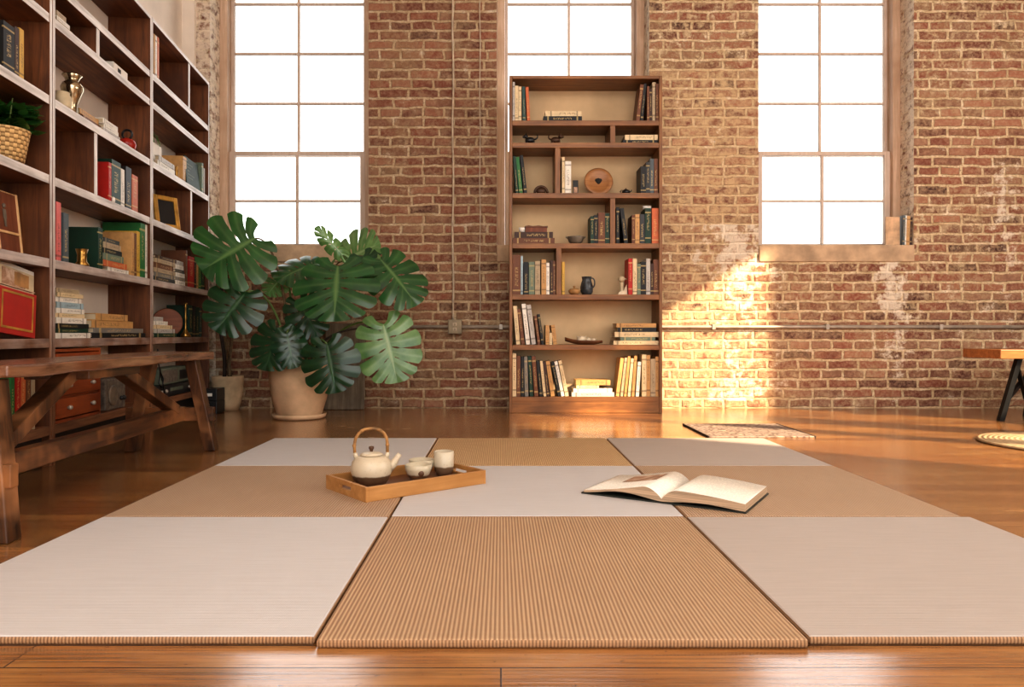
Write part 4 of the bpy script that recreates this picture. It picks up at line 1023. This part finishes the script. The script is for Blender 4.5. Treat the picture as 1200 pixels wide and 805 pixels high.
# board leaning behind the monstera
a = P(385, 478, 5.14); 
bm = BM(); bx(bm, 0, .28, 0, .02, 0, .60)
o = tag(obj('leaning_board', bm, M['oldboard'], loc=(-1.225, 5.075, .003), bevel=.003), 'weathered grey wooden board leaning on the brick wall behind the monstera', 'board'); o.rotation_euler = (math.radians(-7), 0, 0)

# ------------------------------------------------------------------ conduit, box, wall line
zp = H+(VY-383)*5.18/F
bm = BM(); tube(bm, [(-1.6, WY-.020, zp), (RX-.1, WY-.020, zp)], .0125, 12)
t = tag(obj('conduit_pipe', bm, M['steel']), 'thin grey conduit pipe running level along the whole brick wall', 'pipe')
bm = BM()
for x in (-1.3, .0, 1.5, 2.3, 3.1, 3.9): bx(bm, x-.012, x+.012, WY-.036, WY-.001, zp-.018, zp+.018)
obj('pipe_clip', bm, M['steel'], t)
bxp = P(533.5, 382, WY)
t = thing('junction_box', 'square metal junction box on the conduit left of the tall bookcase', 'junction box', (bxp.x, WY-.001, zp))
box_obj('housing', M['boxmetal'], t, -.048, .048, -.05, 0, -.05, .052, bevel=.003)
bm = BM(); bx(bm, -.042, .042, -.054, -.05, -.044, .046); pl = obj('cover_plate', bm, M['boxmetal'], t, bevel=.002)
bm = BM()
for z in (.018, -.016): bx(bm, -.013, -.008, -.0555, -.054, z-.010, z+.010); bx(bm, .008, .013, -.0555, -.054, z-.010, z+.010); bx(bm, -.008, .008, -.0555, -.054, z+.006, z+.010)
obj('socket_slot', bm, M['cable'], pl)
bm = BM(); xv = (531-VX)*WY/F; tube(bm, [(xv, WY-.012, zp+.053)]+[(xv+.004*math.sin(i*1.7), WY-.012, zp+.1+i*.2) for i in range(16)], .0068, 8)
tag(obj('vertical_conduit', bm, M['cable']), 'thin pale conduit rising from the junction box up the brick', 'pipe')
bm = BM(); xv = (562.5-VX)*WY/F; tube(bm, [(xv+.003*math.sin(i*2.1), WY-.006, zp+.02+i*.2) for i in range(17)], .0042, 6)  # added thin tube, stands for a pale line in the masonry
tag(obj('wall_line', bm, M['cable']), 'thin pale line in the brick just left of the tall bookcase', 'cable')

# ------------------------------------------------------------------ tea tray
ta = math.radians(39)
t = thing('tray', 'rectangular oak serving tray with slotted ends on the left mats', 'tray', (-.405, 2.205, .0156), ta)
TL, TW, th = .455, .268, .045
box_obj('tray_floor', M['trayfloor'], t, .008, TL-.008, .008, TW-.008, 0, .012)
for y0 in (0, TW-.011): box_obj('long_side', M['traywood'], t, .011, TL-.011, y0, y0+.011, 0, th, bevel=.0015)
for x0 in (0, TL-.011):
    bm = BM(); bx(bm, x0, x0+.011, 0, TW, 0, .018); bx(bm, x0, x0+.011, 0, TW, .031, th); bx(bm, x0, x0+.011, 0, .095, .018, .031); bx(bm, x0, x0+.011, TW-.095, TW, .018, .031)
    obj('short_side', bm, M['traywood'], t)
Rt = Matrix.Rotation(ta, 3, 'Z')
def tr(u, v): return Vector((-.405, 2.205, .0156+.0124))+Rt@Vector((u, v, 0))
t = thing('teapot', 'round two-tone cream and brown teapot with bamboo handle on the tray', 'teapot', tr(.112, .168), math.radians(8))
bm = BM(); lathe(bm, [(.040, .0004), (.045, .004), (.058, .02), (.0655, .042), (.067, .058), (.062, .078), (.050, .092), (.036, .098), (.034, .097)], 44, cap1=True); obj('body', bm, M['clay'], t)
bm = BM(); lathe(bm, [(.037, .0985), (.037, .1015), (.028, .106), (.012, .109), (.004, .110)], 32, cap1=True); lid = obj('lid', bm, M['clay'], t)
bm = BM(); lathe(bm, [(.005, .110), (.005, .114), (.0085, .120), (.008, .126), (.001, .128)], 16); obj('knob', bm, M['knob'], lid)
bm = BM(); tube(bm, [(.056, 0, .055), (.072, 0, .068), (.082, 0, .086), (.092, 0, .100)], [.017, .013, .0095, .008], 14); obj('spout', bm, M['clay'], t)
for s in (-1, 1):
    bm = BM(); tube(bm, [(s*.047, 0, .088), (s*.051, 0, .098), (s*.052, 0, .107)], [.009, .007, .007], 10); obj('lug', bm, M['clay'], t)
bm = BM(); tube(bm, [(-.053, 0, .098), (-.055, 0, .13), (-.051, 0, .152), (-.040, 0, .170), (-.022, 0, .182), (0, 0, .185), (.022, 0, .182), (.040, 0, .170), (.050, 0, .152), (.052, 0, .13), (.052, 0, .098)], .0052, 10)
for p in ((-.055, 0, .13), (-.03, 0, .177), (.03, 0, .177), (.052, 0, .13)): sphere(bm, p, .0066)
obj('handle', bm, M['bamboo'], t)
def cup(label, u, v, prof, mat, dot=None, rz=0):
    t = thing('tea_cup', label, 'cup', tr(u, v), rz, 'tea cups on the tray')
    bm = BM(); lathe(bm, prof, 36, cap1=True); nin = 4
    o = obj('cup', bm, mat, t)
    if dot:
        bm = BM(); sphere(bm, dot, .010, (1, .45, 1)); obj('clay_dot', bm, M['knob'], t)
bowl = [(.022, .0004), (.024, .004), (.036, .018), (.0435, .036), (.0455, .054), (.0425, .055), (.039, .038), (.028, .016), (.005, .012)]
cup('cream and brown tea bowl with a round clay dot, nearest on the tray', .272, .135, bowl, M['clay_b'], (.014, -.0405, .030), 0)
cup('cream tea bowl standing behind the dotted bowl on the tray', .335, .212, bowl, M['clay_b'])
cup('tall straight two-tone tea cup at the right end of the tray', .392, .158, [(.021, .0004), (.026, .004), (.033, .018), (.0345, .034), (.0350, .084), (.0315, .085), (.030, .04), (.02, .014), (.005, .012)], M['clay_c'])

# ------------------------------------------------------------------ open book
ob = thing('open_book', 'large hardback book lying open on the mats at the right', 'book', (.255, 2.335, .0158), math.radians(-31.5))
bw, bh = .51, .298; mid = .262
def prof(n=26):
    L, R_ = [], []
    for i in range(n+1):
        s = i/n
        L.append((.006+s*(mid-.006), .009+.042*math.sin(PI*min(1, (s*.93)**1.5))**.9 + .010*s*(1-s)))
        R_.append((mid+s*(bw-mid-.008), .009+.036*math.sin(PI*(1-s*.90)**1.9)**.8*1.0+.006*(1-s)*0))
    return L, R_
def smoothL(s): # 0 edge .. 1 gutter
    return .012+.044*(s**1.3)*(1-max(0, s-.80)/.2*0) if s < .78 else .012+.044*(.78**1.3)*math.cos((s-.78)/.22*PI/2)**.8
def smoothR(s): # 0 gutter .. 1 edge
    if s < .2: return .012+.030*math.sin(s/.2*PI/2)**.8
    return .012+.030*(1-((s-.2)/.8)**1.6*.55)
N = 30
Lp = [(.008+(mid-.008)*i/N, smoothL(i/N)) for i in range(N+1)]
Rp = [(mid+(bw-.004-mid)*i/N, smoothR(i/N)) for i in range(N+1)]
def block(top, base, arch, y0, y1):
    bm = BM(); n = len(top); R4 = []
    for k_, (x, z) in enumerate(top):
        bz = base+arch*max(0, math.sin(PI*k_/(n-1)))**1.5; R4.append((bm.verts.new((x, y0, bz)), bm.verts.new((x, y0, z)), bm.verts.new((x, y1, z)), bm.verts.new((x, y1, bz))))
    for a, b in zip(R4, R4[1:]):
        for k in range(4):
            f = bm.faces.new((a[k], b[k], b[(k+1) % 4], a[(k+1) % 4])); f.material_index = 1 if k == 1 else 0; f.smooth = (k == 1)
    bm.faces.new(R4[0]); bm.faces.new(R4[-1][::-1]); return bm
lb = obj('left_pages', block(Lp, .0045, .014, .004, bh-.006), [M['pagestack'], M['page']], ob)
rb = obj('right_pages', block(Rp, .0045, .008, .004, bh-.006), [M['pagestack'], M['page']], ob)
bm = BM(); bx(bm, 0, mid-.012, 0, bh, 0, .004); bx(bm, mid-.012, mid+.012, 0, bh, 0, .003); bx(bm, mid+.012, bw, 0, bh, 0, .004); obj('cover', bm, M['bookcover'], ob)
bm = BM(); prev = None
for i in range(9, 24):
    x, z = Lp[i]; cur = (bm.verts.new((x, .13, z+.0006)), bm.verts.new((x, .245, z+.0006)))
    if prev: bm.faces.new((prev[0], cur[0], cur[1], prev[1])).smooth = True
    prev = cur
obj('printed_picture', bm, M['print'], lb)
# a loose sheaf of lifted pages at the left fore-edge side
bm = BM(); prev = None
for i in range(N+1):
    s = i/N; x = .0+mid*s+.004*(1-s); z = smoothL(s)+.0035*(1-s)+.0012
    cur = (bm.verts.new((x, .004, z)), bm.verts.new((x, bh-.005, z)))
    if prev: bm.faces.new((prev[0], cur[0], cur[1], prev[1])).smooth = True
    prev = cur
bm.free()

# ------------------------------------------------------------------ rugs, table, sill books
bm = BM(); bx(bm, -.265, .265, -.262, .262, .0005, .008)
o = tag(obj('patterned_rug', bm, M['rug'], loc=(1.315, 3.965, 0), bevel=.002), 'small faded patterned rug on the sunlit floor behind the mats', 'rug')
bm = BM(); bx(bm, -.272, -.2655, -.262, .262, .0005, .009); bx(bm, .2655, .272, -.262, .262, .0005, .009); obj('bound_edge', bm, M['rugedge'], o)
bm = BM(); lathe(bm, [(.385, .0005), (.395, .006), (.385, .012), (.2, .013), (.01, .013)], 64, cap1=True)
tag(obj('jute_rug', bm, M['jute'], loc=(2.70, 3.46, 0)), 'round braided jute rug on the floor at the right edge', 'rug')
t = thing('low_table', 'low wooden table with black angled metal legs at the right edge', 'table', (2.985, 4.40, 0))
box_obj('tabletop', M['table'], t, -.01, 1.2, -.02, .34, .375, .43, bevel=.004)
def leg(x0, x1, y, nm='leg'):
    bm = BM(); bar(bm, (x0, y, .0005), (x1, y, .3745), .032, .032, (0, 1, 0))
    for v in bm.verts: v.co.z = .0005 if v.co.z < .1 else .3745
    obj(nm, bm, M['blackmetal'], t)
leg(.03, .14, .04); leg(1.16, 1.05, .04); leg(.36, .42, .28); leg(.84, .78, .28)
for pts in (((.06, .04, .12), (.40, .28, .30)), ((.13, .04, .33), (.37, .28, .06)), ((1.13, .04, .12), (.80, .28, .30))):
    bm = BM(); bar(bm, pts[0], pts[1], .022, .022, (0, 0, 1)); obj('brace', bm, M['blackmetal'], t)
SB = thing('book', 'cream book with its cover turned to the room on the right window sill', 'book', (2.745, 5.245, WZ0+.0002), math.radians(4), 'books on the right window sill')
box_obj('cover', plain('peach_cover', (216, 178, 140), .6), SB, 0, .105, 0, .012, 0, .205, bevel=.001); box_obj('page_block', M['pages'], SB, .002, .1055, .003, .009, .003, .202)
for i, (x, tt, hh, col, lab) in enumerate(((2.853, .014, .212, 'slate', 'slate grey upright book beside the cream book on the window sill'), (2.869, .009, .213, 'white', 'thin white upright book on the right window sill'), (2.880, .022, .206, 'tan', 'tan upright book, third of the spines on the right window sill'), (2.904, .016, .196, 'dark brown', 'dark brown upright book at the right end of the window sill'))):
    o = obj('book', book_bm(tt, .12, hh), [M['book'], M['pages']], loc=(x, 5.225, WZ0+.0004)); o.color = srgb(COL[col]); o.rotation_euler = (0, .03, 0)
    o.location.z += tt*.03; tag(o, lab, 'book', 'books on the right window sill')

# ------------------------------------------------------------------ light, world, camera
w = bpy.data.worlds.new('World'); bpy.context.scene.world = w; w.use_nodes = True
bg = w.node_tree.nodes['Background']; bg.inputs[0].default_value = (1.0, .995, .985, 1); bg.inputs[1].default_value = 2.6
sd = bpy.data.lights.new('sun', 'SUN'); so = bpy.data.objects.new('sun', sd); C.objects.link(so)
sd.energy = 13; sd.color = (1, .80, .54); sd.angle = math.radians(1.2)
so.rotation_euler = Vector((-.84, .54, -.54)).to_track_quat('-Z', 'Y').to_euler()
def area(name, loc, target, sx, sy, e, col):
    l = bpy.data.lights.new(name, 'AREA'); l.shape = 'RECTANGLE'; l.size = sx; l.size_y = sy; l.energy = e; l.color = col
    o = bpy.data.objects.new(name, l); C.objects.link(o); o.location = loc; o.rotation_euler = (Vector(target)-Vector(loc)).to_track_quat('-Z', 'Y').to_euler(); return o
area('overhead_fill', (.6, -.8, 3.7), (.2, 3.0, .2), 3.5, 2.2, 90, (1, .97, .93))  # added area lamp overhead, out of view, fills the room
area('window_side_light', (4.45, 1.4, 2.1), (.8, 3.2, .3), 2.2, 1.8, 55, (1, .95, .87))  # added unseen lamp by the right wall, brightens that side of the floor
cam = bpy.data.cameras.new('camera'); co = bpy.data.objects.new('camera', cam); C.objects.link(co)
co.location = (0, 0, H); co.rotation_euler = (PI/2, 0, 0); cam.sensor_width = 36; cam.sensor_fit = 'HORIZONTAL'; cam.lens = 36*F/1200
cam.shift_x = (600-VX)/1200; cam.shift_y = -(402.5-VY)/1200; cam.clip_start = .02
sc = bpy.context.scene; sc.camera = co
sc.view_settings.view_transform = 'Standard'; sc.view_settings.look = 'None'; sc.view_settings.exposure = .36; sc.view_settings.gamma = .86
sc.cycles.use_denoising = True
sc.cycles.max_bounces = 8; sc.cycles.diffuse_bounces = 5; sc.cycles.transparent_max_bounces = 12
sc.cycles.sample_clamp_indirect = 6; sc.cycles.caustics_reflective = False; sc.cycles.caustics_refractive = False
